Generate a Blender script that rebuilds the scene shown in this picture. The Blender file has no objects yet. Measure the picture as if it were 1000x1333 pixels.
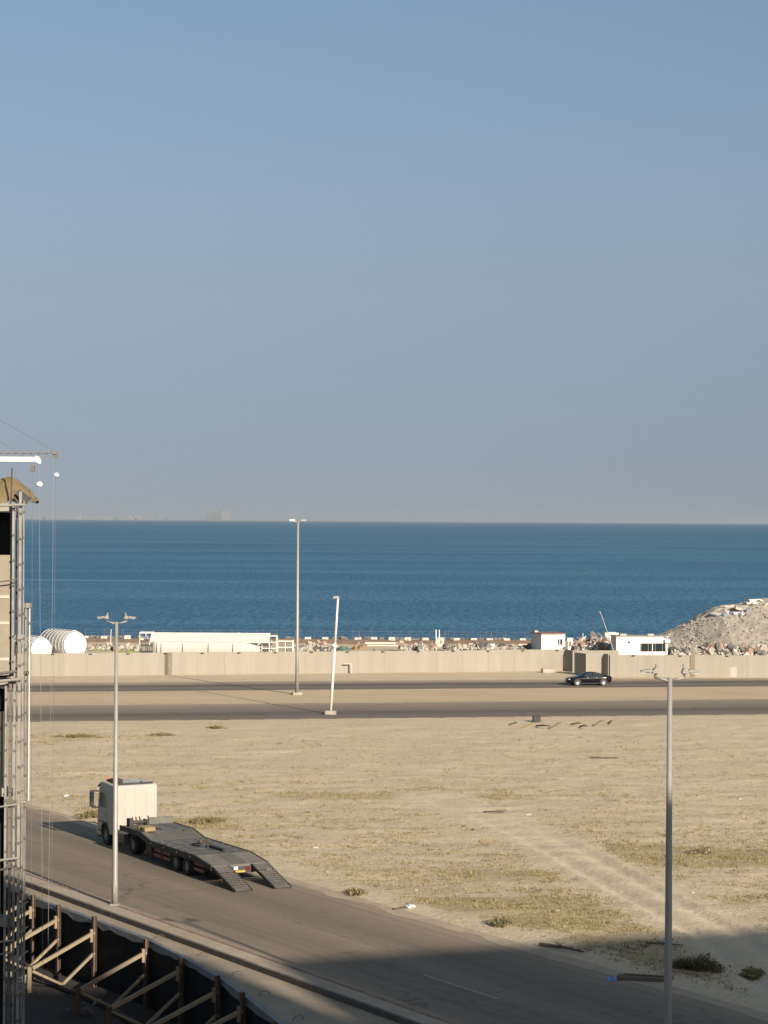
import bpy, bmesh, math, random
import numpy as np
from mathutils import Vector, Matrix, noise as mnoise
R = math.radians
random.seed(7)
rng = np.random.default_rng(7)

# ------------------------------------------------------------------ camera, sky, sun, exposure
sc = bpy.context.scene
C = sc.collection
CAM_H = 17.13
cam_d = bpy.data.cameras.new('camera')
cam_d.sensor_fit = 'HORIZONTAL'; cam_d.sensor_width = 36.0
cam_d.lens = 36.0 * 2.85
cam_d.shift_y = 0.0114
cam_d.clip_start = 0.5; cam_d.clip_end = 120000
cam = bpy.data.objects.new('camera', cam_d); C.objects.link(cam)
cam.location = (0, 0, CAM_H)
cam.rotation_euler = (Matrix.Rotation(R(90), 3, 'X') @ Matrix.Rotation(R(0.344), 3, 'Z')).to_euler()
sc.camera = cam

SUN_EL = R(20.5)
SUN_H = Vector((0.5, -0.866))
world = bpy.data.worlds.new('World'); sc.world = world; world.use_nodes = True
wn = world.node_tree.nodes; wl = world.node_tree.links
bg = wn['Background']
sky = wn.new('ShaderNodeTexSky'); sky.sky_type = 'NISHITA'; sky.sun_disc = False
sky.sun_elevation = SUN_EL; sky.sun_rotation = R(150)
sky.altitude = 0; sky.air_density = 1.0; sky.dust_density = 2.2; sky.ozone_density = 1.6
# hazy Gulf sky: the air mass is evened out towards the horizon, the same all round
tc = wn.new('ShaderNodeTexCoord'); sx = wn.new('ShaderNodeSeparateXYZ'); cx = wn.new('ShaderNodeCombineXYZ')
mz = wn.new('ShaderNodeMath'); mz.operation = 'ABSOLUTE'; mz2 = wn.new('ShaderNodeMath'); mz2.operation = 'MULTIPLY_ADD'; mz2.inputs[1].default_value = 0.50; mz2.inputs[2].default_value = 0.36
wl.new(tc.outputs['Generated'], sx.inputs[0]); wl.new(sx.outputs[2], mz.inputs[0]); wl.new(mz.outputs[0], mz2.inputs[0])
wl.new(sx.outputs[0], cx.inputs[0]); wl.new(sx.outputs[1], cx.inputs[1]); wl.new(mz2.outputs[0], cx.inputs[2])
vn = wn.new('ShaderNodeVectorMath'); vn.operation = 'NORMALIZE'; wl.new(cx.outputs[0], vn.inputs[0]); wl.new(vn.outputs[0], sky.inputs[0])
hs = wn.new('ShaderNodeHueSaturation'); hs.inputs['Saturation'].default_value = 0.88; hs.inputs['Hue'].default_value = 0.488; hs.inputs['Value'].default_value = 1.0
for nm, lo, hi, top in (('Saturation', 0.47, 0.90, 0.26), ('Value', 0.68, 1.0, 0.19)):
    mr = wn.new('ShaderNodeMapRange'); mr.interpolation_type = 'SMOOTHSTEP'; mr.inputs['From Min'].default_value = -0.02; mr.inputs['From Max'].default_value = top
    mr.inputs['To Min'].default_value = lo; mr.inputs['To Max'].default_value = hi; wl.new(mz.outputs[0], mr.inputs['Value']); wl.new(mr.outputs[0], hs.inputs[nm])
wl.new(sky.outputs[0], hs.inputs['Color']); wl.new(hs.outputs[0], bg.inputs[0])
bg.inputs[1].default_value = 0.064
sun_d = bpy.data.lights.new('sun', 'SUN'); sun_d.energy = 3.8; sun_d.angle = R(0.53); sun_d.color = (1.0, 0.89, 0.74)
sun = bpy.data.objects.new('sun', sun_d); C.objects.link(sun)
sdir = Vector((SUN_H.x * math.cos(SUN_EL), SUN_H.y * math.cos(SUN_EL), math.sin(SUN_EL)))
sun.rotation_euler = (-sdir).to_track_quat('-Z', 'Y').to_euler(); sun.location = (60, -100, 80)
sc.view_settings.view_transform = 'Standard'; sc.view_settings.look = 'None'
sc.view_settings.gamma = 1.0; sc.view_settings.use_curve_mapping = False
sc.view_settings.exposure = 1.2

# ------------------------------------------------------------------ helpers
def px(x, Y):                       # X of a photo column at distance Y
    return (x - 500.0) * Y / 2850.0
def pz(y, x, Y):                    # height of a photo row at distance Y
    return CAM_H - (y - 674.9 - 0.006 * x) * Y / 2850.0
def gp(x, y, z=0.0):                # ground point under a photo pixel
    Y = 2850.0 * (CAM_H - z) / (y - 674.9 - 0.006 * x)
    return Vector((px(x, Y), Y, z))

def tag(o, label=None, cat=None, group=None, kind=None):
    if label: o['label'] = label
    if cat: o['category'] = cat
    if group: o['group'] = group
    if kind: o['kind'] = kind
    return o
def empty(name, loc, label, cat, rz=0.0, group=None):
    o = bpy.data.objects.new(name, None); C.objects.link(o)
    o.location = loc; o.rotation_euler = (0, 0, rz); o.empty_display_size = 0.3
    return tag(o, label, cat, group)

class MB:
    def __init__(self): self.v = []; self.f = []
    def add(self, vs, fs):
        n = len(self.v); self.v += [tuple(a) for a in vs]; self.f += [tuple(i + n for i in f) for f in fs]; return self
    def box(self, c, s, rz=0.0, M=None):
        hx, hy, hz = s[0] / 2, s[1] / 2, s[2] / 2
        vs = [Vector((a * hx, b * hy, d * hz)) for d in (-1, 1) for a, b in ((-1, -1), (1, -1), (1, 1), (-1, 1))]
        if M is None: M = Matrix.Rotation(rz, 3, 'Z')
        c = Vector(c)
        return self.add([M @ v + c for v in vs], [(3, 2, 1, 0), (4, 5, 6, 7), (0, 1, 5, 4), (1, 2, 6, 5), (2, 3, 7, 6), (3, 0, 4, 7)])
    def bar(self, a, b, w, h, up=(0, 0, 1)):       # rectangular bar from a to b
        a = Vector(a); b = Vector(b); d = (b - a); L = d.length; d.normalize(); up = Vector(up)
        s = d.cross(up)
        if s.length < 1e-4: s = d.cross(Vector((1, 0, 0)))
        s.normalize(); u = s.cross(d)
        M = Matrix((d, s, u)).transposed()
        return self.box((a + b) / 2, (L, w, h), M=M)
    def tube(self, a, b, r0, r1=None, n=8, caps=True):
        r1 = r0 if r1 is None else r1
        a = Vector(a); b = Vector(b); d = (b - a).normalized()
        s = d.orthogonal().normalized(); u = d.cross(s)
        vs = []
        for p, r in ((a, r0), (b, r1)):
            for k in range(n):
                t = 2 * math.pi * k / n; vs.append(p + s * math.cos(t) * r + u * math.sin(t) * r)
        fs = [(k, (k + 1) % n, n + (k + 1) % n, n + k) for k in range(n)]
        if caps: fs += [tuple(range(n - 1, -1, -1)), tuple(range(n, 2 * n))]
        return self.add(vs, fs)
    def path(self, pts, r, n=6):
        for a, b in zip(pts[:-1], pts[1:]): self.tube(a, b, r, r, n)
        return self
    def lathe(self, prof, o=(0, 0, 0), axis='Z', n=20, caps=True):   # prof: (radius, along)
        vs = []; o = Vector(o)
        for r, t in prof:
            for k in range(n):
                a = 2 * math.pi * k / n; c, s = r * math.cos(a), r * math.sin(a)
                vs.append(o + Vector((c, s, t) if axis == 'Z' else ((c, t, s) if axis == 'Y' else (t, c, s))))
        fs = []
        for i in range(len(prof) - 1):
            for k in range(n):
                q = (i * n + k, i * n + (k + 1) % n, (i + 1) * n + (k + 1) % n, (i + 1) * n + k)
                fs.append(q)
        if caps: fs += [tuple(range(n)), tuple(range((len(prof) - 1) * n, len(prof) * n))]
        return self.add(vs, fs)
    def prism(self, poly, y0, y1):      # poly in (x, z), extruded along y
        n = len(poly)
        vs = [(p[0], y0, p[1]) for p in poly] + [(p[0], y1, p[1]) for p in poly]
        return self.add(vs, [(k, (k + 1) % n, n + (k + 1) % n, n + k) for k in range(n)] + [tuple(range(n - 1, -1, -1)), tuple(range(n, 2 * n))])
    def slab(self, poly, z0, z1):       # poly in (x, y), extruded along z
        n = len(poly)
        vs = [(p[0], p[1], z0) for p in poly] + [(p[0], p[1], z1) for p in poly]
        return self.add(vs, [(k, (k + 1) % n, n + (k + 1) % n, n + k) for k in range(n)] + [tuple(range(n - 1, -1, -1)), tuple(range(n, 2 * n))])
    def mesh(self, name, smooth=False, fix=True):
        m = bpy.data.meshes.new(name); m.from_pydata(self.v, [], self.f); m.update()
        if fix:
            b = bmesh.new(); b.from_mesh(m); bmesh.ops.recalc_face_normals(b, faces=b.faces); b.to_mesh(m); b.free()
        if smooth:
            m.polygons.foreach_set('use_smooth', [True] * len(m.polygons))
        return m
    def build(self, name, mat, parent=None, smooth=False, bevel=0, fix=True, seg=2):
        m = self.mesh(name, smooth, fix)
        return put(name, m, mat, parent, bevel, smooth, seg)
def put(name, m, mat, parent=None, bevel=0, smooth=False, seg=2):
    o = bpy.data.objects.new(name, m); C.objects.link(o)
    if mat is not None and not m.materials: m.materials.append(mat)
    if parent: o.parent = parent
    if bevel:
        b = o.modifiers.new('bevel', 'BEVEL'); b.width = bevel; b.segments = seg; b.limit_method = 'ANGLE'; b.angle_limit = R(35)
    return o
def share(name, mesh, parent, loc=(0, 0, 0), rot=(0, 0, 0), scale=(1, 1, 1)):
    o = bpy.data.objects.new(name, mesh); C.objects.link(o); o.parent = parent
    o.location = loc; o.rotation_euler = rot; o.scale = scale
    return o
def copy_tree(o, parent=None):
    c = o.copy(); C.objects.link(c); c.parent = parent
    for ch in list(o.children): copy_tree(ch, c)
    return c

# ------------------------------------------------------------------ materials
def nodes(name):
    m = bpy.data.materials.new(name); m.use_nodes = True
    nt = m.node_tree; return m, nt, nt.nodes['Principled BSDF']
def N(nt, t, **k):
    n = nt.nodes.new(t)
    for a, b in k.items(): setattr(n, a, b)
    return n
def ramp(nt, fac, stops):
    r = N(nt, 'ShaderNodeValToRGB'); e = r.color_ramp.elements
    while len(e) < len(stops): e.new(0.5)
    for el, (p, c) in zip(e, stops):
        el.position = p; el.color = (c, c, c, 1) if isinstance(c, (int, float)) else (*c, 1)
    nt.links.new(fac, r.inputs[0]); return r.outputs[0]
def noise(nt, vec, scale, detail=4, rough=0.6):
    n = N(nt, 'ShaderNodeTexNoise'); n.inputs['Scale'].default_value = scale
    n.inputs['Detail'].default_value = detail; n.inputs['Roughness'].default_value = rough
    if vec is not None: nt.links.new(vec, n.inputs['Vector'])
    return n.outputs['Fac']
def mixc(nt, fac, a, b, mode='MIX'):
    m = N(nt, 'ShaderNodeMix', data_type='RGBA', blend_type=mode)
    for s, val in ((0, fac), (6, a), (7, b)):
        if isinstance(val, (int, float)): m.inputs[s].default_value = val
        elif isinstance(val, tuple): m.inputs[s].default_value = (*val, 1)
        else: nt.links.new(val, m.inputs[s])
    return m.outputs[2]
def mth(nt, op, a, b=0.0):
    m = N(nt, 'ShaderNodeMath', operation=op)
    for s, val in ((0, a), (1, b)):
        if isinstance(val, (int, float)): m.inputs[s].default_value = val
        else: nt.links.new(val, m.inputs[s])
    return m.outputs[0]
def wpos(nt, scale=(1, 1, 1), rz=0.0):
    g = N(nt, 'ShaderNodeNewGeometry'); mp = N(nt, 'ShaderNodeMapping')
    mp.inputs['Scale'].default_value = scale; mp.inputs['Rotation'].default_value = (0, 0, rz)
    nt.links.new(g.outputs['Position'], mp.inputs['Vector']); return mp.outputs[0]
def bump(nt, bs, h, dist, strength=1.0):
    b = N(nt, 'ShaderNodeBump'); b.inputs['Distance'].default_value = dist; b.inputs['Strength'].default_value = strength
    nt.links.new(h, b.inputs['Height']); nt.links.new(b.outputs[0], bs.inputs['Normal'])
def simple(name, col, rough=0.7, metal=0.0, var=0.25, scale=3.0, dirt=None, dirt_amt=0.4, bmp=0.0, spec=0.4, stretch=(1, 1, 1)):
    m, nt, b = nodes(name)
    v = wpos(nt, stretch)
    n1 = noise(nt, v, scale, 5); n2 = noise(nt, v, scale * 7.3, 3)
    f = mth(nt, 'ADD', mth(nt, 'MULTIPLY', n1, 0.7), mth(nt, 'MULTIPLY', n2, 0.3))
    lo = tuple(c * (1 - var) for c in col); hi = tuple(min(1, c * (1 + var)) for c in col)
    c = ramp(nt, f, [(0.3, lo), (0.7, hi)])
    if dirt:
        d = ramp(nt, noise(nt, v, scale * 0.6, 6, 0.7), [(0.45, 0.0), (0.75, dirt_amt)])
        c = mixc(nt, d, c, dirt)
    nt.links.new(c, b.inputs['Base Color'])
    b.inputs['Roughness'].default_value = rough; b.inputs['Metallic'].default_value = metal
    b.inputs['Specular IOR Level'].default_value = spec
    if bmp: bump(nt, b, f, bmp)
    return m

SAND = (0.43, 0.335, 0.215)
M = {}
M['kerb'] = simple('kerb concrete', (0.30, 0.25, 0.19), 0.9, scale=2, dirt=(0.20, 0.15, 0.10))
M['kerb_shade'] = simple('shade toned kerb', (0.10, 0.085, 0.07), 0.9, scale=2)  # shade of the near kerb face put into the stone colour
M['concrete'] = simple('raw concrete', (0.30, 0.265, 0.215), 0.9, scale=1.4, dirt=(0.14, 0.12, 0.10), bmp=0.01)
M['wall'] = simple('beige boundary wall', (0.245, 0.220, 0.180), 0.85, var=0.08, scale=0.5, dirt=(0.205, 0.175, 0.135), dirt_amt=0.75, stretch=(1.6, 1.6, 0.16))
M['wall_patch'] = simple('pale plaster patch', (0.32, 0.29, 0.24), 0.85, var=0.06)
M['wall_joint'] = simple('dark wall joint', (0.17, 0.135, 0.10), 0.9)
M['galv'] = simple('galvanised steel', (0.26, 0.25, 0.225), 0.55, 0.25, var=0.12, scale=2, dirt=(0.26, 0.22, 0.17))
M['pole_dark'] = simple('weathered lamp steel', (0.26, 0.24, 0.21), 0.6, 0.2, var=0.15, scale=2)
M['alu'] = simple('dusty aluminium', (0.27, 0.255, 0.225), 0.55, 0.2, var=0.2, scale=3, dirt=(0.16, 0.14, 0.12), dirt_amt=0.6)
M['alu_dark'] = simple('grey framing steel', (0.13, 0.12, 0.105), 0.6, 0.2, var=0.25, scale=3)
M['white'] = simple('white paint', (0.56, 0.54, 0.49), 0.55, var=0.06, scale=2, dirt=(0.55, 0.48, 0.38), dirt_amt=0.35)
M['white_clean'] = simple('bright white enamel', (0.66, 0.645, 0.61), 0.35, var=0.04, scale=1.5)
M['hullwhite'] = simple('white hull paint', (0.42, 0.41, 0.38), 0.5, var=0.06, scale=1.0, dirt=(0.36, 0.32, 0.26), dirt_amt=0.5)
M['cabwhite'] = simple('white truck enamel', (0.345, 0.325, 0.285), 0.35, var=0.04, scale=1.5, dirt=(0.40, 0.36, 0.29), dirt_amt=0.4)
M['cream'] = simple('cream roof sheet', (0.40, 0.37, 0.31), 0.6, var=0.06, scale=1.5, dirt=(0.50, 0.42, 0.30), dirt_amt=0.4)
M['black'] = simple('black plastic', (0.018, 0.018, 0.018), 0.5, var=0.2)
M['rubber'] = simple('tyre rubber', (0.022, 0.021, 0.020), 0.85, var=0.25, dirt=(0.10, 0.08, 0.06), dirt_amt=0.3)
M['rim'] = simple('grey wheel disc', (0.30, 0.29, 0.27), 0.5, 0.5, var=0.15)
M['chassis'] = simple('dark chassis steel', (0.035, 0.032, 0.030), 0.65, 0.2, var=0.3, dirt=(0.12, 0.09, 0.06), dirt_amt=0.4)
M['deck'] = simple('worn deck steel', (0.098, 0.093, 0.080), 0.65, 0.1, var=0.3, scale=1.2, dirt=(0.16, 0.13, 0.095), dirt_amt=0.7)
M['deck_rib'] = simple('deck rib steel', (0.085, 0.08, 0.072), 0.55, 0.3, var=0.3)
M['glass'] = simple('dark glass', (0.02, 0.025, 0.028), 0.06, var=0.05, spec=0.6)
M['cabglass'] = simple('pale cab glass', (0.10, 0.125, 0.115), 0.08, var=0.1, spec=0.6)
M['rust'] = simple('rusted steel', (0.085, 0.055, 0.038), 0.85, var=0.35, scale=4, dirt=(0.07, 0.04, 0.03))
M['timber'] = simple('pale timber strut', (0.215, 0.172, 0.112), 0.8, var=0.2, scale=3, dirt=(0.22, 0.16, 0.10), stretch=(1, 1, 1))
M['shade_black'] = simple('shade black sheet', (0.010, 0.010, 0.010), 0.75, var=0.4, scale=1.0, spec=0.15)  # near black carries the shade of the pit wall and building interior
M['tarp_edge'] = simple('grey sheet edge', (0.10, 0.10, 0.10), 0.5, var=0.4, scale=2)
M['orange'] = simple('orange beacon', (0.75, 0.15, 0.03), 0.35, var=0.05)
M['redbrown'] = simple('faded red board', (0.20, 0.07, 0.045), 0.7, var=0.25, dirt=(0.08, 0.05, 0.04))
M['yellow'] = simple('yellow plate', (0.42, 0.27, 0.05), 0.5, var=0.08)
M['redlight'] = simple('red lens', (0.12, 0.015, 0.012), 0.25, var=0.05)
M['amber'] = simple('dusty timber block', (0.22, 0.16, 0.075), 0.8, var=0.2)
M['carpaint'] = simple('black car paint', (0.007, 0.007, 0.010), 0.12, 0.0, var=0.03, spec=0.07)
M['chrome'] = simple('bright alloy', (0.72, 0.71, 0.72), 0.25, 0.85, var=0.05)
M['canvas'] = simple('tan canvas', (0.13, 0.095, 0.05), 0.9, var=0.35, scale=3, bmp=0.03)
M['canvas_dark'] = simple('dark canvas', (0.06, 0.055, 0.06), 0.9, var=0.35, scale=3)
M['wire'] = simple('steel wire', (0.16, 0.16, 0.165), 0.6, 0.3, var=0.1)
M['rope_pale'] = simple('pale rope', (0.20, 0.20, 0.20), 0.7, var=0.1)
M['teal'] = simple('teal sheet', (0.10, 0.16, 0.12), 0.8, var=0.3, scale=1.5, bmp=0.05)
M['lime'] = simple('yellow green netting', (0.22, 0.235, 0.085), 0.85, var=0.3, scale=1.0, bmp=0.05)
M['ochre'] = simple('ochre sandbag sheet', (0.26, 0.175, 0.085), 0.85, var=0.3, scale=1.5, bmp=0.05)
M['pinkblock'] = simple('pinkish white block', (0.48, 0.41, 0.36), 0.8, var=0.1, scale=2)
M['bund'] = simple('brown bund earth', (0.20, 0.135, 0.085), 0.95, var=0.3, scale=0.7, bmp=0.08)
M['redtrim'] = simple('faded red trim', (0.19, 0.10, 0.085), 0.7, var=0.1)
M['cabgrey'] = simple('shaded grey cladding', (0.42, 0.43, 0.44), 0.6, var=0.08)  # cabin sides: shade put into a greyer copy of the white cladding
M['mark'] = simple('worn road paint', (0.27, 0.25, 0.22), 0.8, var=0.3, scale=5, dirt=(0.15, 0.13, 0.11), dirt_amt=0.8)
M['kerb_red'] = simple('worn red kerb paint', (0.20, 0.105, 0.08), 0.9, var=0.3, scale=2, dirt=(0.30, 0.235, 0.16), dirt_amt=0.9)
M['bluebag'] = simple('blue plastic bag', (0.10, 0.20, 0.45), 0.4, var=0.3, scale=6)
M['whitebag'] = simple('white plastic bag', (0.40, 0.40, 0.40), 0.5, var=0.2, scale=6)
M['ply'] = simple('weathered board', (0.11, 0.085, 0.06), 0.85, var=0.3, scale=3)
M['twig'] = simple('dry stick', (0.13, 0.10, 0.07), 0.9, var=0.3)
M['lampglass'] = simple('lamp lens', (0.55, 0.56, 0.55), 0.2, var=0.05)
M['tower'] = simple('tower render', (0.50, 0.44, 0.35), 0.85, var=0.1)
M['plaster'] = simple('tan plaster panel', (0.25, 0.215, 0.16), 0.9, var=0.12, scale=1.0, dirt=(0.20, 0.16, 0.11), dirt_amt=0.5)
M['panel_line'] = simple('pale joint strip', (0.42, 0.39, 0.33), 0.8, var=0.1)
M['coast'] = simple('far haze toned buildings', (0.15, 0.155, 0.16), 0.9, var=0.15, scale=0.004)  # far coast colours toned towards the sky, haze put into the paint
M['coast_dark'] = simple('far grey buildings', (0.10, 0.10, 0.105), 0.9, var=0.1, scale=0.004)
M['coast_land'] = simple('far haze toned shore', (0.13, 0.133, 0.137), 0.9, var=0.1, scale=0.002)
ROCKS = [simple('rubble %d' % i, c, 0.95, var=0.25, scale=2.5, bmp=0.05) for i, c in enumerate(
    [(0.27, 0.24, 0.195), (0.30, 0.215, 0.175), (0.16, 0.145, 0.13), (0.36, 0.325, 0.275), (0.25, 0.165, 0.125), (0.085, 0.085, 0.09)])]

def road_mat(name, col, dust, rz, bands=None, dustlo=0.42, dusthi=0.72):
    m, nt, b = nodes(name)
    v = wpos(nt); vr = wpos(nt, (1, 1, 1), rz)
    vs = N(nt, 'ShaderNodeMapping'); vs.inputs['Scale'].default_value = (0.035, 0.9, 1); nt.links.new(vr, vs.inputs['Vector'])
    streak = noise(nt, vs.outputs[0], 1.0, 5, 0.6)
    patch = noise(nt, v, 0.12, 6, 0.65); fine = noise(nt, v, 6.0, 4, 0.7)
    c = ramp(nt, fine, [(0.25, tuple(k * 0.8 for k in col)), (0.75, tuple(k * 1.2 for k in col))])
    f = mth(nt, 'ADD', mth(nt, 'MULTIPLY', streak, 0.6), mth(nt, 'MULTIPLY', patch, 0.4))
    d = ramp(nt, f, [(dustlo, 0.0), (dusthi, 0.85)])
    if bands:                                   # worn wheel paths and sand blown along the edges, across the road
        sx = N(nt, 'ShaderNodeSeparateXYZ'); nt.links.new(vr, sx.inputs[0])
        y = mth(nt, 'ADD', sx.outputs[1], mth(nt, 'MULTIPLY', mth(nt, 'SUBTRACT', noise(nt, v, 0.05, 3), 0.5), 3.0))
        y0, y1, stops = bands
        t = mth(nt, 'DIVIDE', mth(nt, 'SUBTRACT', y, y0), y1 - y0)
        bnd = ramp(nt, t, stops)
        d = mth(nt, 'MAXIMUM', mth(nt, 'MULTIPLY', d, 0.28), mth(nt, 'MULTIPLY', bnd, mth(nt, 'ADD', 0.65, mth(nt, 'MULTIPLY', patch, 0.6))))
    c = mixc(nt, d, c, dust)
    spot = noise(nt, v, 0.55, 5, 0.75)
    c = mixc(nt, ramp(nt, spot, [(0.62, 0.0), (0.72, 0.45)]), c, tuple(k * 0.6 for k in col))
    vo = N(nt, 'ShaderNodeTexVoronoi', feature='DISTANCE_TO_EDGE'); vo.inputs['Scale'].default_value = 0.16
    wob = N(nt, 'ShaderNodeVectorMath', operation='ADD'); wc = N(nt, 'ShaderNodeTexNoise'); wc.inputs['Scale'].default_value = 0.5; wc.inputs['Detail'].default_value = 5
    wsc = N(nt, 'ShaderNodeVectorMath', operation='SCALE'); wsc.inputs['Scale'].default_value = 3.0
    nt.links.new(v, wc.inputs['Vector']); nt.links.new(wc.outputs['Color'], wsc.inputs[0]); nt.links.new(wsc.outputs[0], wob.inputs[0]); nt.links.new(v, wob.inputs[1]); nt.links.new(wob.outputs[0], vo.inputs['Vector'])
    ck = mth(nt, 'MULTIPLY', ramp(nt, vo.outputs['Distance'], [(0.004, 0.55), (0.014, 0.0)]), ramp(nt, patch, [(0.45, 0.0), (0.6, 1.0)]))
    c = mixc(nt, ck, c, tuple(k * 0.45 for k in col))
    st2 = N(nt, 'ShaderNodeMapping'); st2.inputs['Scale'].default_value = (0.012, 2.2, 1); nt.links.new(vr, st2.inputs['Vector'])
    c = mixc(nt, ramp(nt, noise(nt, st2.outputs[0], 1.0, 3, 0.5), [(0.42, 0.0), (0.66, 0.35)]), c, tuple(k * 0.75 for k in col))
    nt.links.new(c, b.inputs['Base Color']); b.inputs['Roughness'].default_value = 0.88
    b.inputs['Specular IOR Level'].default_value = 0.25
    bump(nt, b, fine, 0.006)
    return m

# ground: bare sand, weathered darker crusts and olive weed stain; 'bare' marks driven or scraped soil
def ground_mat():
    m, nt, b = nodes('sandy ground')
    v = wpos(nt); va = wpos(nt, (0.35, 1.0, 1.0))
    big = noise(nt, va, 0.045, 6, 0.62); mid = noise(nt, va, 0.35, 6, 0.68); fine = noise(nt, v, 3.0, 5, 0.75); peb = noise(nt, v, 14.0, 3, 0.7)
    sand = ramp(nt, mid, [(0.25, (0.43, 0.345, 0.235)), (0.5, (0.50, 0.405, 0.28)), (0.78, (0.56, 0.465, 0.33))])
    sand = mixc(nt, ramp(nt, fine, [(0.35, 0.45), (0.6, 0.0)]), sand, (0.33, 0.25, 0.155))
    weed = ramp(nt, fine, [(0.3, (0.19, 0.145, 0.065)), (0.65, (0.36, 0.28, 0.145))])
    at = N(nt, 'ShaderNodeAttribute'); at.attribute_name = 'weed'
    g = mth(nt, 'ADD', mth(nt, 'MULTIPLY', mid, 0.55), mth(nt, 'MULTIPLY', fine, 0.45))
    thr = mth(nt, 'SUBTRACT', 0.715, mth(nt, 'MULTIPLY', at.outputs['Fac'], 0.27))
    k = mth(nt, 'MULTIPLY', mth(nt, 'SUBTRACT', g, thr), 8.0)
    k = ramp(nt, k, [(0.0, 0.0), (1.0, 0.80)])
    c = mixc(nt, k, sand, weed)
    fl = noise(nt, wpos(nt, (0.8, 1.0, 1.0)), 1.05, 5, 0.82)
    c = mixc(nt, mth(nt, 'MULTIPLY', ramp(nt, fl, [(0.585, 0.0), (0.66, 0.8)]), ramp(nt, at.outputs['Fac'], [(0.0, 0.10), (0.8, 1.0)])), c, (0.21, 0.17, 0.09))
    tk_ = N(nt, 'ShaderNodeAttribute'); tk_.attribute_name = 'driven'
    c = mixc(nt, mth(nt, 'MULTIPLY', tk_.outputs['Fac'], 0.55), c, (0.53, 0.44, 0.32))
    c = mixc(nt, ramp(nt, peb, [(0.66, 0.0), (0.74, 0.5)]), c, (0.58, 0.49, 0.36))
    nt.links.new(c, b.inputs['Base Color']); b.inputs['Roughness'].default_value = 0.95
    b.inputs['Specular IOR Level'].default_value = 0.15
    h = mth(nt, 'ADD', mth(nt, 'MULTIPLY', fine, 0.6), mth(nt, 'MULTIPLY', mid, 0.8))
    bump(nt, b, h, 0.15)
    return m
M['ground'] = ground_mat()

def water_mat():
    m, nt, b = nodes('sea water')
    v = wpos(nt, (0.85, 0.17, 1.0)); v2 = wpos(nt, (0.25, 1.0, 1.0))
    w1 = noise(nt, v, 1.0, 5, 0.62); w2 = noise(nt, v2, 0.012, 5, 0.6); w3 = noise(nt, wpos(nt, (0.05, 1, 1)), 0.0035, 4, 0.55)
    c = ramp(nt, w3, [(0.3, (0.030, 0.095, 0.160)), (0.7, (0.046, 0.130, 0.205))])
    c = mixc(nt, ramp(nt, w2, [(0.45, 0.0), (0.62, 0.85)]), c, (0.060, 0.155, 0.230))
    c = mixc(nt, ramp(nt, w1, [(0.48, 0.0), (0.66, 0.75)]), c, (0.016, 0.066, 0.130))
    c = mixc(nt, ramp(nt, w1, [(0.30, 0.55), (0.42, 0.0)]), c, (0.085, 0.195, 0.28))  # ripple highlights painted as paler blue, wave shade as the darker blue
    sk = noise(nt, wpos(nt, (0.0022, 0.028, 1.0)), 1.0, 4, 0.55)
    c = mixc(nt, ramp(nt, sk, [(0.64, 0.0), (0.70, 0.55)]), c, (0.10, 0.21, 0.30))
    nt.links.new(c, b.inputs['Base Color'])
    b.inputs['Roughness'].default_value = 0.55; b.inputs['IOR'].default_value = 1.33
    b.inputs['Specular IOR Level'].default_value = 0.22
    bump(nt, b, w1, 0.5)
    return m
M['water'] = water_mat()

# ------------------------------------------------------------------ road frame (near road runs at an angle)
D = Vector((0.534, -0.845)); D.normalize(); Nn = Vector((-D.y, D.x))     # along, across (away from camera)
if Nn.y < 0: Nn = -Nn
def sn(s, n, z=0.0):
    p = D * s + Nn * n; return Vector((p.x, p.y, z))
def to_sn(X, Y):
    return X * D.x + Y * D.y, X * Nn.x + Y * Nn.y
KERB_N = 40.8; EDGE_N = 41.9; FAR_N = 51.7

# ------------------------------------------------------------------ ground sheet
def fbm(X, Y, seed=0.0, octs=4):
    """cheap value noise on arrays"""
    out = np.zeros_like(X); amp = 1.0; tot = 0
    r = np.random.default_rng(int(seed * 1000) + 5); tab = r.random((256, 256))
    for o in range(octs):
        f = 2.0 ** o
        x = X * f; y = Y * f; xi = np.floor(x).astype(int); yi = np.floor(y).astype(int)
        u = x - xi; w = y - yi; u = u * u * (3 - 2 * u); w = w * w * (3 - 2 * w)
        a = tab[xi % 256, yi % 256]; b_ = tab[(xi + 1) % 256, yi % 256]; c_ = tab[xi % 256, (yi + 1) % 256]; d_ = tab[(xi + 1) % 256, (yi + 1) % 256]
        out += amp * ((a * (1 - u) + b_ * u) * (1 - w) + (c_ * (1 - u) + d_ * u) * w); tot += amp; amp *= 0.5
    return out / tot
def sstep(a, b, x):
    t = np.clip((x - a) / (b - a), 0, 1); return t * t * (3 - 2 * t)

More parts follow.
